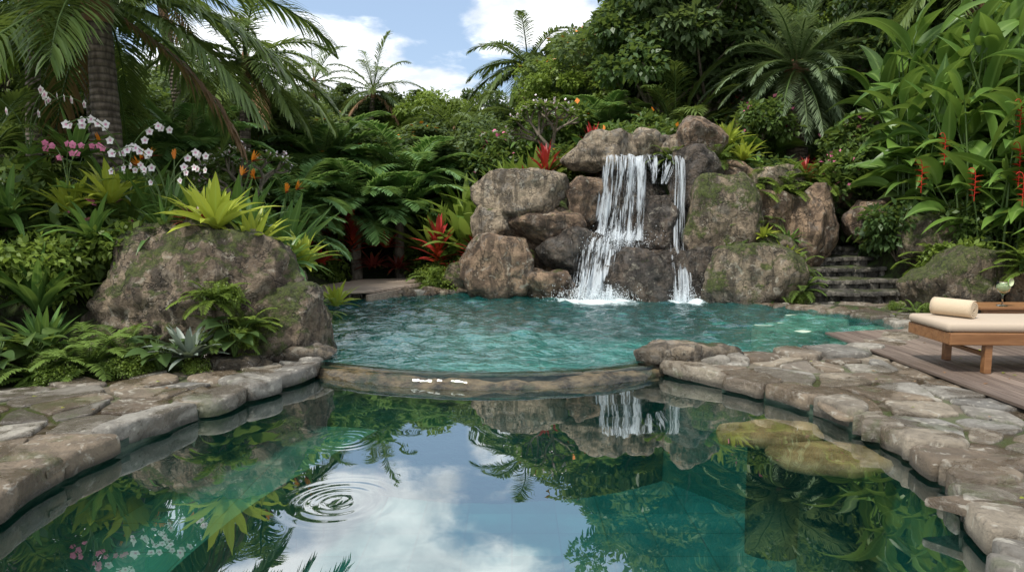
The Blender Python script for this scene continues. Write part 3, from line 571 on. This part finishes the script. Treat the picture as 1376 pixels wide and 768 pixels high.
def mk_fern(seed,nf=16,L=.65,mat='leaf_fern',p0=1.2,p1=.25,dr=1.7,npair=26,ll=.13,lw=.016,trunk=0):
    global rng; rng=np.random.default_rng(seed); mb=MB()
    if trunk: tube(mb,[(0,0,0),(.03,0,trunk*.5),(0,0,trunk)],[.12,.10,.09],10,'bark')
    for i in range(nf): frond(mb,(0,0,trunk),i*2.4+rng.normal(0,.2),p0+(p1-p0)*i/nf+rng.normal(0,.08),L*rng.uniform(.8,1.15),dr,npair,ll*(L/.65),lw*(L/.65),.4,mat,80,45,.05,2,.08,stemw=.006*(1+trunk),jit=.05)
    return mb.mesh('fern')
def rhombs(mb,P,D,L,W,mat,tint,flat=.5):
    N=len(P); D=nrm(D); S=nrm(np.cross(D,UPV*flat+rng.normal(0,.5,(N,3)))); L=L[:,None];W=W[:,None]; Nn=np.cross(S,D)
    V=np.stack([P,P+D*L*.45-S*W+Nn*W*.25,P+D*L-Nn*L*.12,P+D*L*.45+S*W+Nn*W*.25],1).reshape(-1,3)
    A=np.stack([np.c_[tint,np.full(N,x),np.zeros(N)] for x in (0,.5,1,.5)],1).reshape(-1,3); mb.add(V,np.arange(4*N).reshape(-1,4),mat,A)
def clumps(mb,cen,rc,nleaf,leaf,mat,droop=.4,wr=.28,flat=.6):
    n=len(cen); ci=rng.integers(0,n,nleaf); u=nrm(rng.normal(size=(nleaf,3))); rad=rng.random(nleaf)**.35
    P=cen[ci]+u*rad[:,None]*rc[ci][:,None]*np.array([1,1,flat]); ct=rng.random(n)
    D=u*.7+rng.normal(0,.5,(nleaf,3))-UPV*droop; t=np.clip(ct[ci]*.6+rng.random(nleaf)*.4,0,1); l=leaf*rng.uniform(.6,1.3,nleaf); rhombs(mb,P,D,l,l*wr,mat,t,1.2)
def mk_tree(seed,mat,H=6,Rr=2.3,nc=34,nleaf=12000,leaf=.20,flowers=None,lo=.35):
    global rng; rng=np.random.default_rng(seed); mb=MB(); top=np.array([rng.normal(0,.3),rng.normal(0,.3),H*.62]); mid=np.array([rng.normal(0,.2),rng.normal(0,.2),H*.3])
    tr=catmull([(0,0,-.5),mid,top],8,False); tube(mb,tr,np.linspace(.2,.09,len(tr)),9,'bark')
    u=nrm(rng.normal(size=(nc,3))); u[:,2]=u[:,2]*.9+.1; rr=rng.uniform(.45,1.1,nc); cen=np.array([0,0,H*(.5+lo*.5)])+u*rr[:,None]*np.array([Rr,Rr,H*(1-lo)*.48]); rc=rng.uniform(.35,.8,nc)*Rr*.40
    for c in cen[::2]:
        s=tr[int(len(tr)*rng.uniform(.45,.98))]; m_=(s+c)/2+[0,0,-.15]; tube(mb,[s,m_,c],[.06,.04,.012],5,'bark')
    clumps(mb,cen,rc,nleaf,leaf,mat,.35,.3,.7)
    if flowers: clumps(mb,cen+[0,0,.15],rc*1.1,350,.16,flowers,0,.45)
    return mb.mesh('tree')
def mk_shrub(seed,mat,R0=.6,n=2200,leaf=.11,wr=.28,flowers=None,nf=90,fs=.09,nc=14):
    global rng; rng=np.random.default_rng(seed); mb=MB(); u=nrm(rng.normal(size=(nc,3))); u[:,2]=np.abs(u[:,2]); cen=u*rng.uniform(.35,1,nc)[:,None]*R0*np.array([1,1,1.05])+[0,0,R0*.25]; rc=rng.uniform(.3,.55,nc)*R0
    for c in cen[::2]: tube(mb,[(0,0,-.1),c*.5,c],[.02,.014,.006],4,'bark')
    clumps(mb,cen,rc,n,leaf,mat,.3,wr,.8)
    if flowers:
        clumps(mb,cen+[0,0,.04],rc*1.15,nf*4,fs,flowers,-.2,.42)
    return mb.mesh('shrub')
def mk_broad(seed,n=14,L=.45,W=.15,h=.6,mat='leaf_mid'):
    global rng; rng=np.random.default_rng(seed); mb=MB()
    for i in range(n):
        az=i*2.4+rng.normal(0,.2); hh=h*rng.uniform(.4,1.05); out=.35*h*rng.uniform(.4,1.2); tip=np.array([math.cos(az)*out,math.sin(az)*out,hh]); tube(mb,[(0,0,0),tip*[.4,.4,.6],tip],[.012,.01,.007],4,'stem_green')
        strips(mb,tip[None],dirv(np.array([az]),np.array([rng.uniform(-.2,.5)])),L*rng.uniform(.7,1.1),W,1.0,6,[.45,.95,1,.88,.65,.35,.02],mat,.2,rng.normal(0,.3,1))
    return mb.mesh('broadleaf_plant')
def mk_heliconia(seed,ns=18,H=3.0,spread=.55,flowers=0):
    global rng; rng=np.random.default_rng(seed); mb=MB()
    for i in range(ns):
        az=rng.uniform(0,6.28); r=spread*.6*rng.random()**.5; b0=np.array([math.cos(az)*r,math.sin(az)*r,0]); hh=H*rng.uniform(.45,1); out=rng.uniform(.1,.45)*spread*1.5; top=b0+[math.cos(az)*out,math.sin(az)*out,hh]
        pts=catmull([b0,(b0+top)/2+[0,0,.05*hh]-np.array([math.cos(az),math.sin(az),0])*out*.2,top],6,False); tube(mb,pts,np.linspace(.024,.010,len(pts)),6,'stem_green')
        nl=rng.integers(5,8); pa=rng.uniform(0,3.14)
        for k in range(nl):
            t=.35+.65*k/(nl-1); p=pts[int(t*(len(pts)-1))]; a2=pa+(k%2)*math.pi+rng.normal(0,.4); pt=.3+.95*k/nl+rng.normal(0,.18); Ls=rng.uniform(.6,1.15)
            d=dirv(np.array(a2),np.array(pt)); pe=p+d*.15; tube(mb,[p,pe],[.01,.008],4,'stem_green')
            strips(mb,pe[None],d[None],Ls,.135*rng.uniform(.75,1.25),rng.uniform(.7,1.9),10,[.3,.68,.9,1,.98,.9,.78,.6,.4,.2,.01],'leaf_banana',rng.uniform(.15,.55),rng.normal(0,.7,1))
    return mb.mesh('heliconia_plant')
def mk_helflower(seed,n=9):
    global rng; rng=np.random.default_rng(seed); mb=MB(); pts=np.array([(0,0,0),(.06,0,.05),(.13,0,0),(.16,0,-.2),(.16,0,-.75)]); pts=catmull(pts,6,False); tube(mb,pts,.008,5,'petal_red')
    for i in range(n):
        z=-.12-i*.065; s=1 if i%2 else -1; strips(mb,np.array([[.16,0,z]]),np.array([[s*.8,.1,.35]]),.20-.009*i,.04,.4,4,[.8,1,.8,.45,.03],'petal_red',.7,0,[rng.random()])
    return mb.mesh('heliconia_flower')
def mk_bop(seed):
    global rng; rng=np.random.default_rng(seed); mb=rosette(22,1.15,.065,1.45,.75,.55,'leaf_strap',seed,6,[.25,.5,.85,1,.9,.55,.03],.25)
    for i in range(3):
        az=rng.uniform(0,6.28); top=np.array([math.cos(az)*.3,math.sin(az)*.3,rng.uniform(.85,1.1)]); tube(mb,[(0,0,0),top*[.4,.4,.6],top],[.012,.01,.008],5,'stem_green')
        strips(mb,top[None],dirv(np.array([az]),np.array([.15])),.18,.02,.1,4,[1,1,.7,.4,.02],'leaf_maroon',.9)
        strips(mb,np.repeat(top[None],5,0),dirv(az+rng.normal(0,.35,5),rng.uniform(.5,1.4,5)),.13,.016,0,4,[.5,1,1,.6,.02],'petal_orange',.4)
    return mb.mesh('bird_of_paradise_plant')
def mk_orchid(seed,mat='petal_white'):
    global rng; rng=np.random.default_rng(seed); mb=rosette(9,.28,.03,.9,.2,.9,'leaf_strap',seed)
    for sidx in range(3):
        az=rng.uniform(0,6.28); pts=catmull([(0,0,0),(math.cos(az)*.08,math.sin(az)*.08,.35),(math.cos(az)*.3,math.sin(az)*.3,.55),(math.cos(az)*.5,math.sin(az)*.5,.48)],6,False); tube(mb,pts,.005,4,'stem_green')
        for k in range(5):
            p=pts[8+k*2 if 8+k*2<len(pts) else -1]+rng.normal(0,.03,3); fz=nrm(np.array([rng.normal(0,.3)+.2,-1,.1])); a=nrm(np.cross(fz,UPV)); c_=np.cross(a,fz)
            for j in range(5):
                an=j*1.2566+.3; d=a*math.cos(an)+c_*math.sin(an)+fz*.2; strips(mb,p[None],d[None],.042,.019,0,3,[.4,1,.85,.1],mat,.1,0,[rng.random()],S=nrm(np.cross(d,fz))[None])
    return mb.mesh('orchid_plant')
def mk_frangipani(seed):
    global rng; rng=np.random.default_rng(seed); mb=MB(); tips=[]
    def br(p,d,l,r,dep):
        q=p+d*l; tube(mb,[p,(p+q)/2+rng.normal(0,.02,3),q],[r,r*.85,r*.75],6,'bark')
        if dep==0: tips.append((q,d)); return
        for k in range(3): br(q,nrm(d+rng.normal(0,.55,3)+[0,0,.15]),l*.75,r*.72,dep-1)
    br(np.zeros(3),np.array([0,0,1.]),.6,.06,3)
    for q,d in tips:
        n=9; az=rng.uniform(0,6.28,n); strips(mb,np.repeat(q[None],n,0),dirv(az,rng.uniform(-.1,.8,n)),.26,.04,.7,4,[.4,.9,1,.7,.03],'leaf_mid')
        if rng.random()<.6:
            m_=14; strips(mb,q[None]+rng.normal(0,.05,(m_,3))+[0,0,.06],nrm(rng.normal(size=(m_,3))+[0,0,.6]),.06,.022,0,2,[.4,1,.3],'petal_white',.2)
    return mb.mesh('frangipani_tree')
LIB={}
LIB['brom_g']=rosette(26,.6,.038,1.35,.15,1.2,'leaf_strap',1).mesh('bromeliad')
LIB['brom_lime']=rosette(30,.62,.05,1.45,.35,.9,'leaf_lime',2,6,[.45,.75,1,1,.85,.5,.03],.3).mesh('birds_nest_fern')
LIB['brom_red']=rosette(26,.42,.034,1.4,.2,.8,'leaf_red',3).mesh('red_bromeliad')
LIB['brom_mar']=rosette(30,.45,.034,1.3,.1,.9,'leaf_maroon',4).mesh('bromeliad')
LIB['brom_sil']=rosette(34,.42,.034,1.35,.05,.7,'leaf_silver',5).mesh('bromeliad')
LIB['strap']=rosette(26,1.25,.075,1.45,.6,.8,'leaf_strap',6,6,[.35,.7,1,1,.85,.5,.03],.25).mesh('strap_leaf_plant')
LIB['strapf']=rosette(26,1.2,.08,1.45,.55,.7,'leaf_fresh',8,6,[.35,.7,1,1,.85,.5,.03],.25).mesh('strap_leaf_plant')
LIB['cord']=rosette(30,.55,.04,1.5,.2,.7,'leaf_red',7,6,None,.3,.5).mesh('cordyline_plant')
LIB['fern']=mk_fern(8); LIB['fern2']=mk_fern(9,20,.8,'leaf_fresh',1.0,.1,1.4,30)
LIB['tfern']=mk_fern(10,24,1.5,'leaf_treefern',1.15,.15,1.5,56,.18,.013,1.2)
LIB['broad']=mk_broad(12); LIB['broadL']=mk_broad(13,12,.75,.26,1.2,'leaf_banana'); LIB['broadD']=mk_broad(14,20,.35,.10,.5,'leaf_dark')
LIB['heli']=mk_heliconia(15); LIB['heli2']=mk_heliconia(16,22,2.6,.8); LIB['helf']=mk_helflower(17)
LIB['bop']=mk_bop(18); LIB['orc']=mk_orchid(19); LIB['orcp']=mk_orchid(20,'petal_pink'); LIB['frangi']=mk_frangipani(21)
LIB['sh1']=mk_shrub(22,'leaf_mid'); LIB['sh2']=mk_shrub(23,'leaf_dark',.7,2400,.13); LIB['sh3']=mk_shrub(24,'leaf_fresh',.55,2600,.09); LIB['shr']=mk_shrub(25,'leaf_mid',.6,2200,.12,.28,'petal_orange',14); LIB['shp']=mk_shrub(26,'leaf_mid',.6,2200,.12,.28,'petal_pink',14)
LIB['sh4']=mk_shrub(27,'leaf_banana',.8,900,.26,.24); LIB['carp']=mk_shrub(28,'leaf_fresh',.4,2600,.045,.35)
LIB['t1']=mk_tree(30,'leaf_far'); LIB['t2']=mk_tree(31,'leaf_mid',7,2.4); LIB['t3']=mk_tree(32,'leaf_dark',6,2.6,40,13000,.19); LIB['t4']=mk_tree(33,'leaf_fresh',6,2.2,30,12000,.17); LIB['t5']=mk_tree(34,'leaf_far',7,2.6,30,11000,.22,'petal_orange')
LIB['coco']=mk_palm(40,3.1,21,3.1,.15,'leaf_palm',.75,.022,.17,-.5,70,1.1,2)
LIB['palmA']=mk_palm(41,5,18,2.6,.5,'leaf_palm',.6,.022,.12,-.5,45,1.0,3)
LIB['palmB']=mk_palm(42,3.6,18,2.4,.3,'leaf_fresh',.55,.022,.10,-.3,60,.9)
LIB['palmC']=mk_palm(45,3.6,26,2.5,.1,'leaf_palm',.55,.025,.12,-.7,60,.8,2,1.0)
LIB['date']=mk_palm(43,2.6,70,2.0,.1,'leaf_datepalm',.34,.012,.2,-.85,70,.3)
LIB['areca']=mk_palm(44,.5,20,2.0,.0,'leaf_palm',.5,.02,.08,.35,42,.8)
NAMES={'brom_g':'bromeliad','brom_lime':'birds_nest_fern','brom_red':'red_bromeliad','brom_mar':'bromeliad','brom_sil':'bromeliad','strap':'strap_leaf_plant','strapf':'strap_leaf_plant','cord':'cordyline_plant','fern':'fern','fern2':'fern','tfern':'tree_fern','broad':'broadleaf_plant','broadL':'broadleaf_plant','broadD':'broadleaf_plant','heli':'heliconia_plant','heli2':'heliconia_plant','helf':'heliconia_flower','bop':'bird_of_paradise_plant','orc':'orchid_plant','orcp':'orchid_plant','frangi':'frangipani_tree','sh1':'shrub','sh2':'shrub','sh3':'shrub','sh4':'shrub','shr':'flowering_shrub','shp':'flowering_shrub','carp':'ground_cover','coco':'palm_tree','palmA':'palm_tree','palmB':'palm_tree','palmC':'palm_tree','date':'date_palm_tree','areca':'areca_palm','t1':'tree','t2':'tree','t3':'tree','t4':'tree','t5':'tree'}
def pl(kind,x,y,z=None,s=1,parent=None,rz=None,tilt=(0,0)):
    if z is None: z=float(gz(x,y))-.03
    return obj(NAMES[kind] if not parent else NAMES[kind]+'_part',LIB[kind],(x,y,z),(tilt[0],tilt[1],random.uniform(0,6.28) if rz is None else rz),s,parent)
pl('coco',-5.35,9.2,1.2,1.0,rz=.4); pl('palmA',-7.6,10.2,None,.85); pl('palmA',-9,13,None,1.0); pl('palmB',-6.9,11.6,None,.95); pl('palmC',-5.8,15,None,.95); pl('palmA',-8.0,17,None,1.05); pl('palmB',-11,14.5,None,1.2)
pl('areca',-6.7,8.6,None,.9); pl('areca',-5.2,11.8,None,.7); pl('areca',-7.6,7.8,None,.9)
pl('date',6.6,16,2.0,1.1); pl('palmC',.55,23,3.0,.95); pl('palmA',-7.8,24,1.5,.75); pl('palmB',6.0,21,5.2,1.2); pl('palmC',11,18,5.5,1.1); pl('areca',4.0,17,2.8,1.1); pl('palmC',9.5,14.5,3,1.0)
pl('frangi',.9,15.2,2.3,1.1); pl('frangi',-3.9,10.3,1.2,.85)
for x,y,s in ((-3.4,14.9,1.15),(-2.5,15.3,1.15),(-2.6,16.8,1.4),(-4.5,16.5,1.3),(-1.5,18.5,1.3),(2.3,17,1.0),(-6,13,1.1),(-4.3,13.4,1.0),(-3.9,11.9,.75)): pl('tfern',x,y,None,s)
for k,x,y,z,s in [('brom_lime',-3.2,7.40,1.46,1.2),('brom_lime',-2.85,7.5,1.2,1.05),('brom_lime',-3.6,7.95,1.5,1.0),('brom_g',-3.85,7.6,1.4,.9),('brom_g',-2.6,7.75,1.0,1.1),('brom_mar',-3.45,7.5,1.5,.8),('brom_g',-3.0,7.9,1.4,1.1),('brom_lime',-2.5,8.1,1.0,.9),('brom_g',-5.3,8.4,2.3,1.3),('brom_lime',-5.0,7.8,1.6,1.0),('brom_g',-4.6,7.5,1.35,1.1),('brom_g',-5.6,7.6,1.6,1.2),('brom_lime',-4.6,7.9,1.75,1.0),('bop',-4.2,8.5,1.1,1.15),('bop',-3.6,8.8,1.0,1.2),('bop',-3.1,9.2,.9,1.1),('bop',-4.9,8.7,1.3,1.1),
 ('strap',-4.9,7.0,.6,.75),('strap',-5.5,6.7,.5,.85),('strapf',-6.1,7.0,.8,.9),('strap',-4.6,6.6,.25,.5),('broad',-5.1,6.2,.15,.8),('broad',-4.5,6.25,.12,.6),('fern',-4.0,6.35,.15,1.0),('fern',-3.8,6.6,.2,.9),('fern',-4.35,6.15,.1,.9),('brom_sil',-3.1,6.45,.25,1.1),('fern',-2.9,6.75,.35,.7),('fern2',-2.7,6.8,.45,.5),('sh3',-2.7,6.8,.30,.35),('fern2',-2.95,6.7,.75,.5),('sh3',-2.9,6.7,.7,.35),('broadD',-2.75,6.65,.2,.8),('broadD',-3.35,6.4,.1,.7),
 ('broadD',-4.6,5.95,.1,.8),('fern',-5.0,5.8,.1,.9),('broad',-5.6,5.9,.15,.9),('areca',-6.3,6.2,.3,.5),('orc',-4.4,7.9,2.0,1.2),('orc',-4.0,8.0,1.7,1.2),('orcp',-4.9,7.6,1.9,.9),('orc',-5.5,7.9,2.3,1.2),('orc',-3.9,7.7,1.6,1.0),('sh3',-4.3,7.9,.9,1.0),('sh3',-5.2,7.3,.7,1.1),('sh1',-6,8,1.2,1.2),('broadL',-6.3,7.4,.9,.9),('broadL',-5.6,6.3,.1,.7),
 ('carp',-3.6,6.25,.02,.5),('carp',-4.1,6.0,.02,.45),('carp',-2.6,6.65,.08,.3),('carp',-4.7,5.75,.02,.45),('carp',-5.3,5.5,.02,.5),('carp',-3.0,6.4,.05,.35),
 ('brom_lime',-2.65,10.2,.25,.8),('fern2',-2.75,9.4,.15,.6),('cord',-4.2,13.0,.9,1.1),('cord',-3.9,12.6,.7,1.1),('brom_mar',-3.0,14.7,.5,1.3),('brom_red',-3.7,13.2,.7,1.2),('brom_mar',-2.5,14.9,.45,1.1),('brom_lime',-3.4,10.8,.2,1.0),('brom_red',-2.8,15.2,.9,1.3),('cord',-3.4,14.6,.8,1.3),
 ('strapf',-1.6,14.6,.7,1.4),('strapf',-.9,14.2,.8,1.45),('strapf',-.2,14.2,1.3,1.4),('strapf',-.1,15.3,1.7,1.4),('strapf',-1.0,15.2,1.2,1.5),('strapf',.5,14.6,2.0,1.2),('brom_lime',-.6,13.9,.7,1.1),('brom_lime',-.1,13.7,1.4,.9),('cord',-1.5,13.9,.6,1.2),('cord',-.7,13.6,.6,1.0),('brom_red',-1.1,13.5,.4,1.0),('cord',.7,14.3,2.2,1.1),('brom_red',.3,13.8,2.3,1.0),('fern',-1.5,13.6,.2,1.2),('carp',-1.45,13.2,.05,.8),('carp',-1.05,13.4,.1,1.0),('carp',-1.55,13.7,.1,.9),('carp',-.85,13.5,.15,.8),('brom_lime',.25,12.75,1.6,.45),
 ('fern2',-4.9,12.6,.3,1.2),('bop',-5.2,13.6,.5,1.2),('sh3',-4.3,14.3,.1,1.2),('sh3',-1.9,15.4,.3,1.2),
 ('brom_lime',4.3,14.0,3.0,1.1),('brom_lime',4.6,13.8,2.7,1.0),('brom_lime',2.3,14.6,2.9,.8),('fern',4.0,13.5,2.6,1.0),('fern',4.9,13.4,2.1,1.1),('fern',5.4,13.5,2.2,1.1),('fern2',4.5,13.3,2.0,1.0),('fern2',5.2,13.2,2.0,.9),('fern2',5.9,13.6,2.2,1.1),('fern',4.45,12.6,1.1,1.0),('brom_lime',4.9,12.2,.8,.8),('fern',4.95,11.9,.6,.9),('brom_lime',4.55,12.4,1.2,.6),('fern',4.9,11.5,.3,.8),('fern',4.6,12.9,1.4,.9),('cord',5.9,13.9,2.2,.7),('brom_g',5.1,12.6,1.1,.8),
 ('shp',6.6,13.8,2.0,1.1),('shp',7.2,14.4,2.6,1.2),('shr',1.7,15.0,2.5,1.2),('sh1',2.6,15.0,2.7,1.1),('shr',3.3,15.4,3.0,1.2),('sh3',4.0,15.2,2.8,1.2),('brom_red',1.3,14.4,2.6,1.2),('cord',1.7,14.6,2.6,1.1),('brom_mar',2.0,14.5,2.8,1.2),('sh2',5.3,14.6,1.9,1.3),('fern',7.0,12.6,1.3,1.3),('fern2',7.2,11.4,.8,1.0),('sh3',7.4,11.0,.6,1.0),('sh2',7.0,12.4,.9,1.1),('fern',6.95,11.3,.5,.9),('sh1',7.9,11.5,1.0,1.1),('fern2',8.1,10.3,.9,1.0),('broadD',7.8,10.0,.4,1.2),('sh1',8.6,10.2,.4,1.1),('fern2',7.6,9.9,.8,.9),('sh3',5.0,14.0,1.0,1.1),('sh2',6.0,14.4,1.2,1.2),('fern',6.6,14.0,1.8,1.2),('fern',3.9,12.3,1.0,.4),
 ('fern',.75,13.3,1.7,.6),('fern',-.1,13.2,1.6,.7),('fern2',3.1,13.6,2.7,.6),('fern',4.5,11.6,.2,.6),('brom_lime',2.4,13.9,2.95,.5),('fern',.2,12.7,.9,.4),('shp',5.4,15.2,3.2,1.1),('shr',1.2,16.2,3.2,1.3),('shp',-.4,17,2.6,1.3),('carp',4.85,11.3,.1,.4),('carp',6.0,10.6,.08,.35),('carp',6.3,10.1,.1,.4),('fern',6.2,10.4,.1,.5)]:
    pl(k,x,y,z,s)
for x,y,z,s,k in ((7.3,12.4,1.2,.95,'heli'),(7.9,11.2,.8,1.0,'heli2'),(8.4,10.4,.6,1.1,'heli'),(8.0,12.4,1.5,1.1,'heli'),(8.9,11.6,1.0,1.3,'heli2'),(8.9,10.2,.5,1.2,'heli2'),(7.9,13.6,2,1.1,'heli2'),(9.3,12.8,1.8,1.3,'heli')): pl(k,x,y,z,s)
for x,y,z in ((7.45,10.3,2.65),(7.0,10.6,2.3),(7.7,10.0,2.9),(7.9,9.8,2.55),(6.9,11.2,2.9),(7.3,10.0,2.2),(6.7,11.5,2.5),(7.5,10.4,3.3)): pl('helf',x,y,z,random.uniform(.6,.85),rz=random.uniform(-.8,.6))
# fallen leaves
rng=np.random.default_rng(77); N=900; q=np.c_[rng.uniform(-7,8,N),rng.uniform(1.5,11.5,N)]; q=q[(sdist(q,pave)<-.05)&(np.minimum(sdist(q,LOW),sdist(q,UP))>.02)]; q=q[rng.random(len(q))<.55]
zq=np.where((q[:,0]>DX0)&(q[:,1]>DY0)&(q[:,1]<DY1),.186,.158); N=len(q); b=MB(); an=rng.uniform(0,6.28,N); l=rng.uniform(.02,.055,N)
half=rng.random(N)<.5
for sel,mt in ((half,'leaf_brown'),(~half,'leaf_lime')):
    rhombs(b,np.c_[q,zq][sel],np.c_[np.cos(an),np.sin(an),rng.normal(0,.08,N)][sel],l[sel],l[sel]*.28,mt,rng.random(sel.sum()),6)
obj('fallen_leaves',b.mesh('fallen_leaves'))
random.seed(9)
U=empty('undergrowth'); ks=['sh1','sh2','sh3','sh4','sh1','fern2','broad','broadL','shr','shp','fern','strap','sh3','strapf','broadL','cord','brom_lime','sh3','fern2']
cnt=0; tries=0
while cnt<480 and tries<5000:
    tries+=1; y=8+20*random.random()**1.3; x=random.uniform(-.85,.85)*y
    if min(sdist(np.array([[x,y]]),UP)[0],sdist(np.array([[x,y]]),LOW)[0])<.75 or sdist(np.array([[x,y]]),pave)[0]<.3: continue
    if 4.7<x<7.1 and 11<y<14: continue
    if -4.7<x<-.9 and 11.0<y<15.6: continue
    if -.5<x<4.2 and y<14.2: continue
    if -4.9<x<-2 and 6.4<y<8.6: continue
    k=random.choice(ks); s=random.uniform(.8,1.3)*(1+max(0,y-14)*.05)
    pl(k,x,y,float(gz(x,y))-.1,s,U); cnt+=1
G=empty('background_trees'); sa=[-.9,-.7,-.5,-.4,-.3,-.1,0,.05,.12,.2,.3,.9]; se=[.34,.30,.22,.185,.185,.185,.185,.20,.30,.36,.42,.46]
random.seed(4)
def bg(x,y,lo=.75,hi=1.0,k=None):
    e=np.interp(x/y,sa,se); tz=1.6+y*e*random.uniform(lo,hi); z=float(gz(x,y))-.2; h=max(tz-z,2.0); k=k or random.choice(['t1','t2','t4','t4','t1','t5','t3']); H=6.2 if k in('t1','t3','t4') else 7.2
    s=h/H; sx=max(s,.75)*random.uniform(.95,1.2); pl(k,x,y,z,(sx,sx,s),G)
for y0,n in ((17,16),(20,18),(24,22),(32,34)):
    for i in range(n):
        a=-.9+1.8*(i+random.random())/n
        if y0==17 and (-.35<a<.16 or .33<a<.5): continue
        bg(a*y0,y0+random.uniform(-1.5,1.5),.72 if y0<30 else .88,1.0)
for i in range(12): 
    a=random.uniform(-.85,.0); y=random.uniform(20,28); k=random.choice(['palmC','palmC','palmA']); z=float(gz(a*y,y)); e=np.interp(a,sa,se)-.015; h=1.6+y*e-z; pl(k,a*y,y,z,max(.7,h/5.0),G)
# ------------------------------------------------------------------ world
w=bpy.data.worlds.new("World"); scene.world=w; w.use_nodes=True; nt=w.node_tree; nt.nodes.clear()
SE,SA=math.radians(60),math.radians(225)
class W_(NT):
    def __init__(s): s.nt=nt; s.out=s.n('ShaderNodeOutputWorld')
m=W_(); sky=m.n('ShaderNodeTexSky',sky_type='NISHITA'); sky.sun_disc=False; sky.sun_elevation=SE; sky.sun_rotation=SA; sky.air_density=1; sky.dust_density=1.5
tc=m.n('ShaderNodeTexCoord').outputs['Generated']; sp_=m.sep(tc)
den=m.math('ADD',m.math('MAXIMUM',sp_[2],0),.22); cb=m.n('ShaderNodeCombineXYZ'); m.l(m.math('DIVIDE',sp_[0],den),cb.inputs[0]); m.l(m.math('DIVIDE',sp_[1],den),cb.inputs[1]); cb.inputs[2].default_value=3.3
n1=m.noise(cb.outputs[0],1.5,9,.56,.25); n2=m.noise(cb.outputs[0],4.5,6,.6)
mask=m.step(n1,.42,.52); shade=m.mix(m.step(n2,.3,.7),(6.2,6.6,7.2),(12,12.1,12.1))
haze=m.mix(.36,sky.outputs[0],(5.0,6.6,8.8))
c=m.mix(m.math('MULTIPLY',mask,.95),haze,shade)
bgd=m.n('ShaderNodeBackground'); m.l(c,bgd.inputs[0]); bgd.inputs[1].default_value=.15; m.l(bgd.outputs[0],m.out.inputs[0])
sl=bpy.data.lights.new('sun','SUN'); sl.energy=4.0; sl.angle=math.radians(8); sl.color=(1,.96,.89); so=bpy.data.objects.new('sun',sl); COL.objects.link(so)
sd_=Vector((math.sin(SA)*math.cos(SE),math.cos(SA)*math.cos(SE),math.sin(SE))); so.rotation_euler=sd_.to_track_quat('Z','Y').to_euler()
cam=bpy.data.cameras.new('camera'); co=bpy.data.objects.new('camera',cam); COL.objects.link(co); cam.lens=24; cam.sensor_width=36; cam.clip_end=1000; co.location=(0,0,1.6); co.rotation_euler=(math.radians(90-5.85),0,0); scene.camera=co
scene.view_settings.view_transform='Standard'; scene.view_settings.look='None'; scene.view_settings.exposure=0
